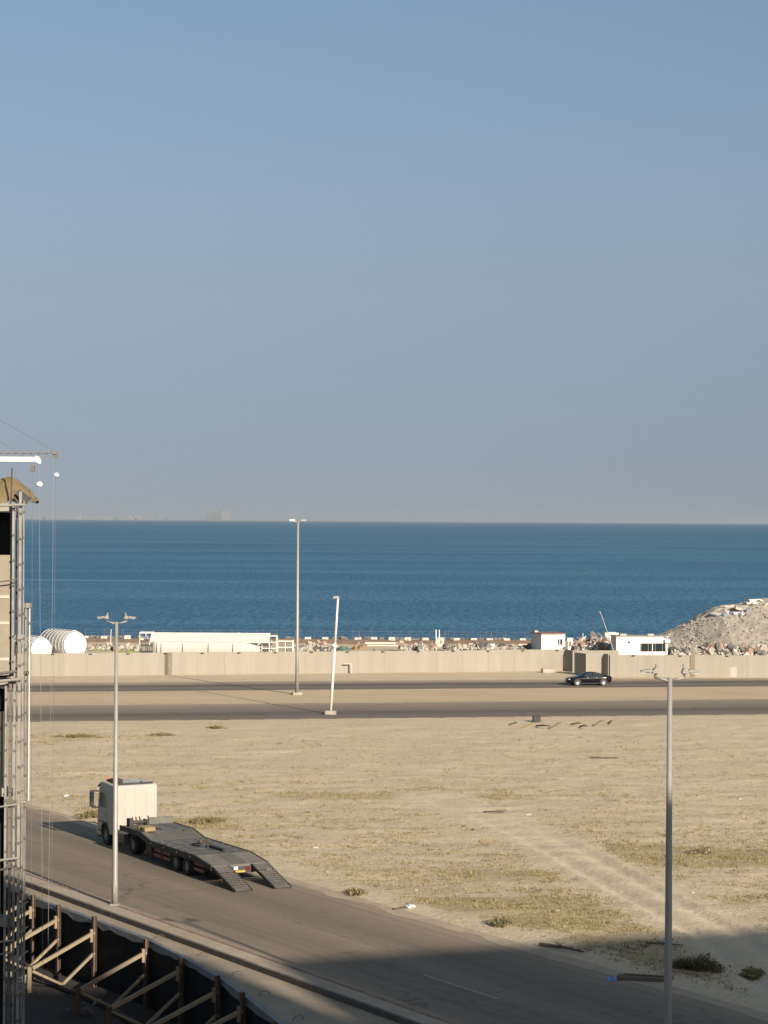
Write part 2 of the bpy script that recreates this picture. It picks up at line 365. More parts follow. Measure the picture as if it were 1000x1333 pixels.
SL = 0.178                                       # slope of the coast road across the view
L0, L1, U0, U1 = 190.0, 206.6, 221.8, 234.5      # edges of the two carriageways at X = 0
TRACK = [gp(*q) for q in ((560, 1035), (640, 1062), (700, 1090), (760, 1120), (824, 1156), (880, 1186), (934, 1214), (1000, 1262), (1060, 1310), (1100, 1345))]
def dist_poly(X, Y, pts):
    d = np.full(X.shape, 1e9); side = np.zeros(X.shape)
    for a, b_ in zip(pts[:-1], pts[1:]):
        ax, ay, bx, by = a.x, a.y, b_.x, b_.y
        L2 = (bx - ax) ** 2 + (by - ay) ** 2
        t = np.clip(((X - ax) * (bx - ax) + (Y - ay) * (by - ay)) / L2, 0, 1)
        dx = X - ax - t * (bx - ax); dy = Y - ay - t * (by - ay)
        dd = np.sqrt(dx * dx + dy * dy)
        d = np.minimum(d, dd)
    return d
def weed_field(X, Y):
    s, n = to_sn(X, Y)
    w = sstep(152, 122, Y + 14 * (fbm(X * .06, Y * .06, .71) - .5)) * (0.26 + 1.05 * sstep(0.42, 0.58, fbm(X * 0.05 + 3, Y * 0.16 + 1, 0.3, 5))) + .10 * sstep(180, 165, Y)
    w += 0.9 * np.exp(-(((X + 24.5) / 5.0) ** 2 + ((Y - 171) / 3.5) ** 2))
    w += 0.35 * sstep(130, 100, Y) + .7 * np.exp(-(((X - 9.0) / 3.5) ** 2 + ((Y - 87) / 4) ** 2))
    d = dist_poly(X, Y, TRACK)
    w *= sstep(1.6, 3.0, d + 1.5 * (fbm(X * 0.3, Y * 0.3, 0.9) - 0.5))
    w *= sstep(FAR_N + 0.8, FAR_N + 3.2, n + 1.2 * (fbm(X * 0.4, Y * 0.4, 0.5) - 0.5))
    return np.clip(w, 0, 1.2)
def ground_z(X, Y):
    s, n = to_sn(X, Y)
    z = 0.28 * (fbm(X * 0.12, Y * 0.12, 0.1) - 0.5) + 0.16 * (fbm(X * 0.55, Y * 0.75, 0.2) - 0.5)
    d = dist_poly(X, Y, TRACK)
    near = .25 + .75 * sstep(125, 105, Y)
    z -= 0.12 * near * np.exp(-((d - 0.95) / 0.30) ** 2)
    z += 0.09 * near * np.exp(-((d - 1.50) / 0.28) ** 2) + .05 * near * np.exp(-(d / .4) ** 2)
    z *= sstep(FAR_N + 0.5, FAR_N + 4, n)
    yy = Y - SL * X
    z *= 1 - sstep(L0 - 9, L0 - 3, yy)
    z += sstep(FAR_N + 1.2, FAR_N - 0.6, n) * -0.07
    z += 0.06 * sstep(FAR_N - 0.2, FAR_N + 1.2, n) * (1 - sstep(FAR_N + 3, FAR_N + 6, n))
    inroad = ((yy > L0 + 0.3) & (yy < L1 - 0.3)) | ((yy > U0 + 0.3) & (yy < U1 - 0.3))
    z = np.where(inroad, -0.06, z)
    z = np.where((yy > L1) & (yy < U0), -0.06 + 0.0 * X, z)
    shore = sstep(314, 323, Y + 2.5 * (fbm(X * 0.15, Y * 0.02, 0.6) - 0.5))
    z = z - 3.0 * shore + np.where(Y > 262, 0.25 * (fbm(X * 0.2, Y * 0.3, 0.8) - 0.5) * (1 - shore), 0)
    return z
def make_ground():
    xs = np.concatenate([[-9000, -4000, -1500, -600, -300, -160, -100, -75], np.arange(-60, 62, 0.32), [75, 100, 160, 300, 600, 1500, 4000, 9000]])
    ys = np.concatenate([[-4000, -1500, -500, -150, -60, -20, -1, 20, 40, 55, 65], np.concatenate([np.arange(72, 150, .34), np.arange(150, 200, .55)]), np.arange(200, 326, 1.0)])
    X, Y = np.meshgrid(xs, ys); Z = ground_z(X, Y)
    nx, ny = len(xs), len(ys)
    V = np.stack([X.ravel(), Y.ravel(), Z.ravel()], 1)
    i = np.arange(nx * ny).reshape(ny, nx)
    F = np.stack([i[:-1, :-1], i[:-1, 1:], i[1:, 1:], i[1:, :-1]], -1).reshape(-1, 4)
    s, n = to_sn(V[:, 0], V[:, 1])
    hole = (n < KERB_N + 0.9) & (V[:, 1] > 18) & (V[:, 0] > -74) & (V[:, 0] < 58)
    F = F[~hole[F].all(1)]
    m = bpy.data.meshes.new('ground')
    m.vertices.add(len(V)); m.vertices.foreach_set('co', V.ravel())
    m.loops.add(F.size); m.loops.foreach_set('vertex_index', F.ravel().astype(np.int32))
    m.polygons.add(len(F)); m.polygons.foreach_set('loop_start', np.arange(0, F.size, 4, dtype=np.int32)); m.polygons.foreach_set('loop_total', np.full(len(F), 4, np.int32))
    m.polygons.foreach_set('use_smooth', np.ones(len(F), bool))
    m.update(calc_edges=True)
    at = m.attributes.new('weed', 'FLOAT', 'POINT'); at.data.foreach_set('value', weed_field(V[:, 0], V[:, 1]).astype(np.float32))
    dv = dist_poly(V[:, 0], V[:, 1], TRACK); dv = (0.35 + 0.75 * np.exp(-((dv - 0.95) / 0.33) ** 2)) * sstep(2.6, 1.3, dv) * (.35 + .65 * sstep(150, 112, V[:, 1]))
    m.attributes.new('driven', 'FLOAT', 'POINT').data.foreach_set('value', dv.astype(np.float32))
    return put('ground', m, M['ground'])
tag(make_ground(), kind='structure')

def sheet(name, poly, z, mat, nseg=None):
    mb = MB(); mb.add([(p[0], p[1], z) for p in poly], [tuple(range(len(poly)))])
    o = mb.build(name, mat, fix=False)
    if o.data.polygons[0].normal.z < 0: o.data.flip_normals()
    return tag(o, kind='structure')

# sea and the far coast
sheet('sea', [(-30000, 312), (30000, 312), (30000, 60000), (-30000, 60000)], -1.2, M['water'])

# near road
M['near_road'] = road_mat('dusty near asphalt', (0.122, 0.098, 0.074), (0.275, 0.217, 0.15), math.atan2(-D.y, D.x),
    bands=(EDGE_N, FAR_N, [(0.0, 0.85), (0.10, 0.5), (0.28, 0.28), (0.45, 0.55), (0.62, 0.25), (0.85, 0.55), (1.0, 1.0)]))
sheet('near_road', [sn(-260, EDGE_N - 0.05), sn(40, EDGE_N - 0.05), sn(40, FAR_N), sn(-260, FAR_N)], 0.0, M['near_road'])
def drift(n0, n1, s0, s1, wob, z, mat, seed):
    m_ = 700; g = []; ss = np.linspace(s0, s1, m_)
    a = fbm(ss * .35, ss * 0 + .5, seed, 6) - .5; b_ = fbm(ss * .35, ss * 0 + 7.5, seed + .1, 6) - .5
    for q, s_ in enumerate(ss): g += [sn(s_, n0 + wob * a[q] * 2, z), sn(s_, n1 + .2 * b_[q], z + .012)]
    mb = MB().add(g, [(2 * q, 2 * q + 2, 2 * q + 3, 2 * q + 1) for q in range(m_ - 1)])
    o = mb.build('sand_drift', mat, fix=False)
    if o.data.polygons[0].normal.z < 0: o.data.flip_normals()
    return tag(o, kind='structure')
driftm = simple('blown sand', (0.33, 0.262, 0.18), 0.95, var=0.2, scale=1.2, dirt=(0.24, 0.18, 0.12), dirt_amt=.6, bmp=.02)
drift(FAR_N - .25, FAR_N + 1.9, -150, 20, .55, .008, driftm, .31)
drift(EDGE_N + .28, EDGE_N - .03, -150, 20, .30, .006, simple('reddish blown dust', (0.245, 0.185, 0.135), 0.95, var=0.2, scale=1.5), .41)
sandy = simple('blown sand verge', (0.36, 0.28, 0.185), 0.95, var=0.15, scale=0.8)
# narrow raised strip the lamps stand on, with its kerbs
strip = MB(); strip.slab([sn(-230, KERB_N + 0.16), sn(40, KERB_N + 0.16), sn(40, EDGE_N - 0.14), sn(-230, EDGE_N - 0.14)], -0.3, 0.030)
tag(strip.build('pavement', simple('dusty pavement', (0.31, 0.25, 0.18), 0.92, var=0.18, scale=0.9, dirt=(0.22, 0.16, 0.11))), kind='structure')
kerb = bpy.data.objects.new('kerb', None); C.objects.link(kerb); tag(kerb, kind='structure')
km = MB().box((0, 0, -0.08), (0.985, 0.15, 0.26)).mesh('kerb_stone'); km.materials.append(M['kerb_shade'])
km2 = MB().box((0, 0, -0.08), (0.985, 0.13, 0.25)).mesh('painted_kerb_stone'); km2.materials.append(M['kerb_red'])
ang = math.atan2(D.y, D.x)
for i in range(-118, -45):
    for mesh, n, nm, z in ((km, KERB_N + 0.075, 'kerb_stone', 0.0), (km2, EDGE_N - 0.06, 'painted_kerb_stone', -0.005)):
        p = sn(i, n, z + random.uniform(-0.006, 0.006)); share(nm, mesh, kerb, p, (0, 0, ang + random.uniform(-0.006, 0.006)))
for s0, s1, mat in ((-230, -118.5, M['kerb_shade']), (-45.5, 40, M['kerb_shade'])):
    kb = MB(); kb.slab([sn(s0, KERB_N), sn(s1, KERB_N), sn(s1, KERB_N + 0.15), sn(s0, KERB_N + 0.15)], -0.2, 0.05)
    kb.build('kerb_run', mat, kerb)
# painted centre dashes
for i in range(0, 2):
    a = -69.0 + i * 13.0
    o = MB().slab([sn(a, 45.45), sn(a + 4.8, 45.45), sn(a + 4.8, 45.57), sn(a, 45.57)], 0.001, 0.005).build('road_dash', M['mark'], None)
    tag(o, kind='structure')

# coast road: two carriageways with low kerbs, sandy median between
M['coast_lower'] = road_mat('coast asphalt near', (0.095, 0.080, 0.066), (0.33, 0.265, 0.185), -math.atan(SL),
    bands=(L0 * math.cos(math.atan(SL)), L1 * math.cos(math.atan(SL)), [(0.0, 0.55), (0.07, 0.22), (0.22, 0.18), (0.30, 0.0), (0.40, 0.12), (0.55, 0.42), (0.78, 0.55), (1.0, 1.0)]))
M['coast_upper'] = road_mat('coast asphalt far', (0.085, 0.071, 0.060), (0.36, 0.285, 0.195), -math.atan(SL),
    bands=(U0 * math.cos(math.atan(SL)), U1 * math.cos(math.atan(SL)), [(0.0, 0.5), (0.12, 0.15), (0.35, 0.3), (0.5, 0.05), (0.62, 0.12), (0.72, 0.55), (0.86, 0.85), (1.0, 1.0)]))
for nm, a, b_, mt in (('coast_road_near', L0, L1, M['coast_lower']), ('coast_road_far', U0, U1, M['coast_upper'])):
    sheet(nm, [(-1500, a - 1500 * SL), (1500, a + 1500 * SL), (1500, b_ + 1500 * SL), (-1500, b_ - 1500 * SL)] if False else
          [(-300, a - 300 * SL), (300, a + 300 * SL), (300, b_ + 300 * SL), (-300, b_ - 300 * SL)], 0.015, mt)
med = sheet('median', [(-300, L1 - 300 * SL + .1), (300, L1 + 300 * SL + .1), (300, U0 + 300 * SL - .08), (-300, U0 - 300 * SL - .08)], 0.05,
      simple('warm median sand', (0.40, 0.295, 0.185), 0.95, var=0.14, scale=0.25, dirt=(0.44, 0.35, 0.23), dirt_amt=0.7, bmp=.03, stretch=(.25, 1, 1)))
for y0 in (L1, U0):
    kb = MB(); kb.slab([(-300, y0 - 300 * SL - 0.1), (300, y0 + 300 * SL - 0.1), (300, y0 + 300 * SL + 0.12), (-300, y0 - 300 * SL + 0.12)], -0.1, 0.055)
    tag(kb.build('median_kerb', simple('sanded kerb', (0.20, 0.16, 0.11), 0.95, var=0.25, scale=0.4)), kind='structure')

# ------------------------------------------------------------------ pit with shoring, plot ground beside it
EDGE = [sn(-175, 39.95), gp(38, 1163, -.15), gp(52, 1170, -.15), gp(85, 1182, -.15), gp(132, 1199, -.15), gp(200, 1224, -.15), gp(246, 1247, -.15),
        gp(294, 1274, -.15), gp(327, 1298, -.15), gp(369, 1331, -.15), gp(410, 1366, -.15), gp(455, 1410, -.15)]
PITZ = -3.0
last = EDGE[-1]
plot = [sn(-175, KERB_N + 0.02)] + [Vector((p.x, p.y)) for p in EDGE] + [Vector((1.0, 30)), Vector((1.0, 17)), Vector((60, 17)), sn(-2, KERB_N + 0.02)]
mb = MB(); mb.slab([(p[0], p[1]) for p in plot], PITZ - .7, -0.17)
tag(mb.build('plot_ground', simple('unpaved strip', (0.26, 0.21, 0.15), 0.95, var=0.2, scale=0.7, dirt=(0.16, 0.13, 0.10), bmp=0.02)), kind='structure')
# pit floor, its shade put into a near black soil colour
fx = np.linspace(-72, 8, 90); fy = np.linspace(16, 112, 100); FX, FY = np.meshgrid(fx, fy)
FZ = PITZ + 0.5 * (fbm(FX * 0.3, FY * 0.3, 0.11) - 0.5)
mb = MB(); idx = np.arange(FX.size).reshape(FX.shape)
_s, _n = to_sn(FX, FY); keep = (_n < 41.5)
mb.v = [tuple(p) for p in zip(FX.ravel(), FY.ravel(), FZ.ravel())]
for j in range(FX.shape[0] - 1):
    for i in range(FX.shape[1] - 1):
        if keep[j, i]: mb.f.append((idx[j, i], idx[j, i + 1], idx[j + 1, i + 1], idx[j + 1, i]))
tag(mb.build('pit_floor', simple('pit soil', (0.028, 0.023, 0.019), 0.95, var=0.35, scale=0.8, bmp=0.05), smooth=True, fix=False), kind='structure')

shoring = empty('shoring_wall', (EDGE[4].x, EDGE[4].y, PITZ), 'sheeted pit wall blackened for shade, with rusty posts and pale raking struts beside the kerb', 'shoring')
so = shoring.location
def L(p): return Vector(p) - so
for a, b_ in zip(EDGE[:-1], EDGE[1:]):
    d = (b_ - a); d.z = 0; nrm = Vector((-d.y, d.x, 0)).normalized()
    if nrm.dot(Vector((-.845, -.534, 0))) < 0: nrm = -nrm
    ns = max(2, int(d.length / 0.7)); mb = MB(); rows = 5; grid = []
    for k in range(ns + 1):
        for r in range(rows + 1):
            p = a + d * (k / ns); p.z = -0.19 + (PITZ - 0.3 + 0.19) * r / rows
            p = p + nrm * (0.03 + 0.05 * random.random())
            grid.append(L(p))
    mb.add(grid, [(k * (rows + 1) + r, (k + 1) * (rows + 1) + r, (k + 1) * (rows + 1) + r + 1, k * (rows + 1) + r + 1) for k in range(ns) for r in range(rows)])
    mb.build('sheet_panel', M['shade_black'], shoring, smooth=True, fix=False)
    # sheet edge folded over the lip, sagging a little
    mb = MB(); g = []
    for k in range(ns + 1):
        p = a + d * (k / ns); sag = random.uniform(0.12, 0.32)
        g += [L(p - nrm * random.uniform(0.05, 0.2) + Vector((0, 0, 0.0))), L(p + nrm * 0.10 + Vector((0, 0, 0.0))), L(p + nrm * 0.14 + Vector((0, 0, -sag)))]
    mb.add(g, [(k * 3 + r, (k + 1) * 3 + r, (k + 1) * 3 + r + 1, k * 3 + r + 1) for k in range(ns) for r in range(2)])
    mb.build('sheet_fold', M['tarp_edge'], shoring, fix=False)
inw = Vector((-.845, -.534, 0))
feet = []
for i, p in enumerate(EDGE[1:10]):
    dd = (EDGE[i + 2] - EDGE[i]).normalized(); iw = Vector((-dd.y, dd.x, 0))
    if iw.dot(inw) < 0: iw = -iw
    iw = Vector((iw.x, iw.y, 0)).normalized()
    base = Vector((p.x, p.y, 0)) + iw * 0.22
    top = base + Vector((0, 0, -0.16 + random.uniform(0, 0.25)))
    pm = MB()
    for off, w, h in ((-0.07, 0.02, 0.18), (0.07, 0.02, 0.18)):
        pm.bar(L(base + iw * off + Vector((0, 0, PITZ - .2))), L(top + iw * off), 0.20, 0.022, up=iw)
    pm.bar(L(base + Vector((0, 0, PITZ - .2))), L(top), 0.022, 0.13, up=iw)
    pm.build('post', M['rust'], shoring)
    hd = base + iw * 2.85; hd.z = -1.86; ft = base + iw * 1.5; ft.z = -2.72
    MB().bar(L(base + Vector((0, 0, -.62))), L(hd), 0.135, 0.14).build('upper_strut', M['timber'], shoring)
    MB().bar(L(base + Vector((0, 0, -1.5))), L(ft), 0.11, 0.11).build('lower_strut', M['timber'], shoring)
    MB().bar(L(hd + Vector((0, 0, -.12))), L(ft + Vector((0, 0, .03))), 0.10, 0.10).build('tie', M['timber'], shoring)
    MB().bar(L(hd + Vector((0, 0, .06)) + iw * 0.12), L(Vector((hd.x, hd.y, PITZ - .2)) + iw * 0.12), 0.17, 0.15).build('inner_post', M['timber'] if i < 4 else M['rust'], shoring)
    MB().box(L(base + iw * .14 + Vector((0, 0, -.75))), (0.12, 0.12, 0.55), rz=math.atan2(iw.y, iw.x)).build('splice_plate', M['timber'], shoring)
    feet.append(ft)
for a, b_ in zip(feet[:-1], feet[1:]):
    MB().bar(L(a + Vector((0, 0, -.06))), L(b_ + Vector((0, 0, -.06))), 0.22, 0.16).build('waler', M['chassis'], shoring)

# rubble on the pit floor
def rock_mesh(name, seed, mat):
    r = random.Random(seed); b = bmesh.new(); bmesh.ops.create_icosphere(b, subdivisions=1, radius=0.5)
    for v in b.verts: v.co *= r.uniform(0.7, 1.2)
    for v in b.verts: v.co.z *= 0.75
    m = bpy.data.meshes.new(name); b.to_mesh(m); b.free(); m.materials.append(mat); return m
def slabby(name, seed, mat):
    r = random.Random(seed); b = bmesh.new(); bmesh.ops.create_cube(b, size=1)
    for v in b.verts: v.co = Vector((v.co.x * r.uniform(0.7, 1.3), v.co.y * r.uniform(0.6, 1.2), v.co.z * r.uniform(0.35, 0.8)))
    m = bpy.data.meshes.new(name); b.to_mesh(m); b.free(); m.materials.append(mat); return m
CHUNKS = [rock_mesh('chunk', i, ROCKS[i % 6]) for i in range(6)] + [slabby('chunk', 20 + i, ROCKS[i % 6]) for i in range(6)]
heap = empty('rubble_heap', sn(-92, 36.6, PITZ), 'loose broken rubble on the dark pit floor below the struts', 'rubble')
for i in range(46):
    p = sn(-108 + random.random() * 36, 36.0 + random.gauss(0, 0.8) + .6, PITZ + random.uniform(-0.05, 0.4)) - heap.location
    k = random.uniform(0.15, 0.45); share('chunk', random.choice([CHUNKS[2], CHUNKS[5], CHUNKS[8], CHUNKS[11]]), heap, p, (random.random() * 6, random.random() * 6, random.random() * 6), (k, k, k))

ORD_ = ['first', 'second', 'third', 'fourth', 'fifth', 'sixth', 'seventh', 'eighth']
# bent reinforcing hooks on the lip of the plot
for i, (x, y) in enumerate(((215, 1222), (270, 1246), (316, 1270), (352, 1296), (396, 1328))):
    g = gp(x, y, -.17); mb = MB(); pts = []
    for k in range(9):
        t = k / 8 * math.pi * 1.2; pts.append((0.2 * math.cos(t) - .1, 0.05 * math.sin(2 * t), 0.14 * math.sin(t) + .02))
    mb.path(pts, 0.012, 6); o = mb.build('steel_hook', M['rust']); o.location = g; o.rotation_euler.z = random.uniform(-.6, .6)
    tag(o, '%s bent bar hook from left on the strip beside the pit' % ORD_[i], 'rebar', 'bent bar hooks on the pit lip')

# ------------------------------------------------------------------ unfinished building at the left edge
BY = 75.0
def bx_(x): return px(x, BY)
def bz_(y): return pz(y, 15, BY)
ub = empty('unfinished_building', (-16.0, BY, PITZ), 'unfinished tan building with grey vertical facade rails at left edge', 'building')
uo = ub.location
def U(x, y, z): return Vector((x, y, z)) - uo
def ubox(name, x0, x1, y0, y1, z0, z1, mat, parent=ub, bevel=0.0):
    c = U((x0 + x1) / 2, (y0 + y1) / 2, (z0 + z1) / 2)
    if parent is not ub: pass
    return MB().box(c, (abs(x1 - x0), abs(y1 - y0), abs(z1 - z0))).build(name, mat, parent, bevel=bevel)
XL = -34.0
# floor slabs, columns and back walls (openings backed by added black walls for interior shade)
for z, h in ((bz_(655), .30), (bz_(884), .32), (bz_(1027), .28), (bz_(1196), .30)):
    MB().slab([(XL - uo.x, .12), (bx_(19) - uo.x, .12), (bx_(19) - uo.x - 2.9, 6.0), (XL - uo.x, 6.0)], z - h - uo.z, z - uo.z).build('floor_slab', M['concrete'], ub)
for x in (-15.6, -19, -23, -28, -32):
    for z0, z1 in ((PITZ, bz_(1196) - .3), (bz_(1196), bz_(1027) - .28), (bz_(1027), bz_(884) - .32), (bz_(884), bz_(655) - .3)):
        ubox('column', x - .25, x + .25, BY + 3.6, BY + 4.1, z0, z1, M['concrete'])
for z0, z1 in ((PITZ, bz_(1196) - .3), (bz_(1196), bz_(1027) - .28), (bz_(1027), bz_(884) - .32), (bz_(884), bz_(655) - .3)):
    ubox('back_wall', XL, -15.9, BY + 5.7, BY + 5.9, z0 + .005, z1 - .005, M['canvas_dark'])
    ubox('shade_wall', XL, px(14.2 if z0 > 8 else 9.0, BY + .9), BY + .9, BY + 1.1, z0 + .006, z1 - .006, M['shade_black'])  # added black wall that makes the openings read as shaded inside
# facade panels: one object per panel, with pale joint strips
def panels(y0, y1, xr, joints):
    ys = [y0] + joints + [y1]
    for a, b_ in zip(ys[:-1], ys[1:]):
        x1 = bx_(xr)
        while x1 > -26:
            x0 = x1 - 2.4
            ubox('facade_panel', x0 + .01, x1 - .01, BY - .02, BY + .10, bz_(b_) + .015, bz_(a) - .015, M['plaster'], bevel=.008)
            x1 = x0
        if b_ != y1:
            ubox('joint_strip', -26, bx_(xr) - .02, BY - .05, BY - .021, bz_(b_) - .05, bz_(b_) + .05, M['panel_line'])
panels(722, 880, 14, [777, 811, 858]); panels(926, 1024, 6.5, []); panels(1072, 1194, 3.5, [])
ubox('opening_frame', bx_(14), bx_(15.6), BY - .03, BY + .2, bz_(880), bz_(662), M['canvas_dark'])
# vertical rails with brackets
def rail(x0, x1, ytop, ybot, yy, mat, step=33, ph=0, depth=.10):
    X0, X1 = bx_(x0) * yy / BY, bx_(x1) * yy / BY
    r = ubox('facade_rail', X0, X1, yy - depth / 2, yy + depth / 2, pz(ybot, x0, yy), pz(ytop, x0, yy), mat)
    y = ytop + 8 + ph
    while y < ybot - 4:
        z = pz(y, x0, yy); w = X1 - X0
        MB().box(U((X0 + X1) / 2 + .015, yy - depth / 2 - .03, z), (w + .035, .05, .07)).build('bracket', M['alu_dark'], r)
        y += step
    return r
rail(16.2, 19.2, 655, 890, BY - .10, M['alu']); rail(21.6, 23.6, 652, 890, BY + .25, M['alu_dark'], ph=12)
rail(25.0, 28.4, 640, 1345, BY - .25, M['alu'], ph=20); rail(30.6, 31.9, 652, 1345, BY - .05, M['alu'], step=33, ph=6)
rail(8.0, 10.6, 893, 1400, BY - .35, M['alu'], ph=9); rail(13.2, 17.0, 886, 1400, BY - .20, M['alu_dark'], ph=3); rail(19.2, 22.0, 886, 1400, BY - .12, M['alu'], ph=17)
rail(33.2, 35.6, 790, 1345, BY + 1.4, M['alu'], ph=6, step=41); rail(36.6, 37.8, 792, 1042, BY + 1.5, M['alu_dark'], ph=26, step=52); rail(39.0, 40.2, 787, 1042, BY + 1.6, M['white'], ph=16, step=300)
ubox('rail_cap', px(32.5, BY + 1.5), px(40.6, BY + 1.5), BY + 1.3, BY + 1.75, pz(791, 35, BY + 1.5), pz(785, 35, BY + 1.5), M['alu'])
ubox('rail_cap', px(32.8, BY + 1.5), px(39.6, BY + 1.5), BY + 1.2, BY + 1.42, pz(877, 35, BY + 1.5), pz(873, 35, BY + 1.5), M['alu_dark'])
ubox('rail_cap', px(30, BY + 1.5), px(37.5, BY + 1.5), BY + 1.2, BY + 1.42, pz(1044, 35, BY + 1.5), pz(1041, 35, BY + 1.5), M['alu'])
# horizontal tubes across the rails
for (xa, ya, xb, yb, w, mt) in ((-60, 884, 24, 874, .10, 'alu_dark'), (-60, 893, 29, 884, .11, 'alu'), (-60, 766, 24, 754, .05, 'alu_dark'), (-60, 1060, 25, 1047, .06, 'alu'),
                                (-60, 1128, 27, 1117, .09, 'alu'), (-60, 1148, 22, 1128, .08, 'alu_dark'), (-60, 1236, 20, 1224, .07, 'alu'), (-60, 1252, 20, 1240, .06, 'alu'),
                                (-60, 660, 33, 657, .09, 'alu')):
    yy = BY - .45
    MB().tube(U(px(xa, yy), yy, pz(ya, xa, yy)), U(px(xb, yy), yy, pz(yb, xb, yy)), w / 2, n=8).build('guard_rail', M[mt], ub)
# small stair frame right of the rails near the ground
for yb in (1180, 1213, 1245):
    MB().tube(U(px(28, BY - .3), BY - .3, pz(yb, 28, BY)), U(px(37, BY), BY + .4, pz(yb - 4, 37, BY)), .025, n=6).build('guard_rail', M['alu'], ub)

# canvas heap on the roof
cv = MB(); n = 72; ring = 22; g = []
zc = bz_(653)
for j in range(ring):
    t = j / (ring - 1)
    for k in range(n):
        a = 2 * math.pi * k / n
        fold = .10 * (1 - t) * abs(math.sin(4.5 * a + .8 * math.sin(3 * t))) + .05 * mnoise.noise((3 * math.cos(a), 3 * math.sin(a), 5 * t))
        rad = .95 * (1 - t) ** .62 * (1 + .12 * math.sin(2 * a + .6)) + fold + .01
        sag = .05 * math.sin(9 * a) * (1 - t) if j < 3 else 0
        g.append((rad * math.cos(a) + .10 * t, rad * math.sin(a) * .8, .86 * t ** .9 + sag + .03 * mnoise.noise((4 * math.cos(a), 4 * math.sin(a), 9 * t))))
cv.add(g, [(j * n + k, j * n + (k + 1) % n, (j + 1) * n + (k + 1) % n, (j + 1) * n + k) for j in range(ring - 1) for k in range(n)])
tarp = empty('canvas_cover', (bx_(1), BY + 1.0, zc), 'brown canvas cover heaped on the roof corner of the unfinished building', 'tarp')
cv.build('cover', M['canvas'], tarp, smooth=True)
fl = MB().add([(.45, -.75, .28), (.95, -.85, .02), (1.0, -.6, .12), (.55, -.4, .42), (.85, -.9, -.1)], [(0, 1, 2, 3), (0, 4, 1)])
fl.build('loose_flap', M['canvas_dark'], tarp)
MB().tube((.34, -.95, -.05), (.36, -.9, 1.15), .03, n=6).build('prop', M['rust'], tarp)

# suspension rigs with hanging ropes
def rig(name, label, Y, xtip, yb, h, mat, xl, drops, mast):
    zb = pz(yb, xtip, Y); xt = px(xtip, Y); e = empty(name, (px(xl, Y), Y, bz_(655)), label, 'hoist'); o = e.location
    def Q(x, z, dy=0): return Vector((px(x, Y), Y + dy, z)) - o
    MB().box((Q(xl, zb) + Q(xtip - 4, zb)) / 2, (px(xtip - 4, Y) - px(xl, Y), .12, h)).build('beam', mat, e, bevel=.01)
    MB().prism([(Q(xtip - 6, 0).x, zb - h * .45 - o.z), (Q(xtip - 6, 0).x, zb + h * .75 - o.z), (Q(xtip - 2, 0).x, zb + h * .6 - o.z), (Q(xtip + 1, 0).x, zb - h * .2 - o.z), (Q(xtip + .5, 0).x, zb - h * .9 - o.z), (Q(xtip - 2, 0).x, zb - h * .8 - o.z)], -.09, .09).build('nose_plate', mat, e)
    MB().bar(Q(xl + 6, bz_(655)), Q(xl + 6, zb + mast), .12, .12).build('mast', M['alu_dark'], e)
    for xa in ((xtip - 20,) if mast < 1.8 else (xtip - 1,)):
        MB().tube(Q(xl + 6, zb + mast), Q(xa, zb + h / 2), .014, n=6).build('stay_wire', M['wire'], e)
    for (x0, y0, x1, y1, r, mt) in drops:
        pts = []
        for k in range(13):
            t = k / 12; x = x0 + (x1 - x0) * t; pts.append(Vector((px(x, Y), Y - .05, pz(y0 + (y1 - y0) * t, x, Y))) - o)
        MB().path(pts, r, 6).build('rope', M[mt], e)
    return e, Q, zb
e1, Q1, zb1 = rig('suspension_beam', 'thick white cantilever beam with hanging ropes above the left building', BY + .8, 52, 598, .17, M['white_clean'], -60,
   [(42, 602, 44, 1150, .007, 'wire'), (50.5, 603, 60, 1290, .007, 'rope_pale'), (49, 603, 50, 631, .007, 'wire')], 1.5)
MB().lathe([(.02, .0), (.11, .03), (.12, .10), (.08, .17), (.02, .19)], Q1(51, pz(634, 51, BY + .8))).build('weight', M['white_clean'], e1, smooth=True)
MB().box(Q1(42, pz(610, 42, BY + .8)), (.14, .14, .22)).build('pulley_block', M['alu_dark'], e1)
e2, Q2, zb2 = rig('suspension_beam', 'slender dark lattice beam reaching farther right beyond the white beam', BY + 9, 73, 589, .09, M['wire'], -60,
   [(70, 597, 66, 1262, .007, 'rope_pale'), (72.5, 597, 70.5, 1155, .007, 'wire')], 2.1)
MB().lathe([(.02, .0), (.10, .03), (.11, .09), (.07, .15), (.02, .17)], Q2(73, pz(621, 73, BY + 9))).build('weight', M['white_clean'], e2, smooth=True)
MB().box(Q2(72, pz(592, 72, BY + 9)), (.16, .08, .26)).build('pulley_block', M['alu_dark'], e2)
for k in range(12):
    xa = -50 + k * 10
    MB().bar(Q2(xa, zb2 - .04), Q2(xa + 5, zb2 - .2), .03, .03).build('lattice_bar', M['wire'], e2); MB().bar(Q2(xa + 5, zb2 - .2), Q2(xa + 10, zb2 - .04), .03, .03).build('lattice_bar', M['wire'], e2)
MB().bar(Q2(-50, zb2 - .2), Q2(66, zb2 - .2), .035, .035).build('lower_chord', M['wire'], e2)

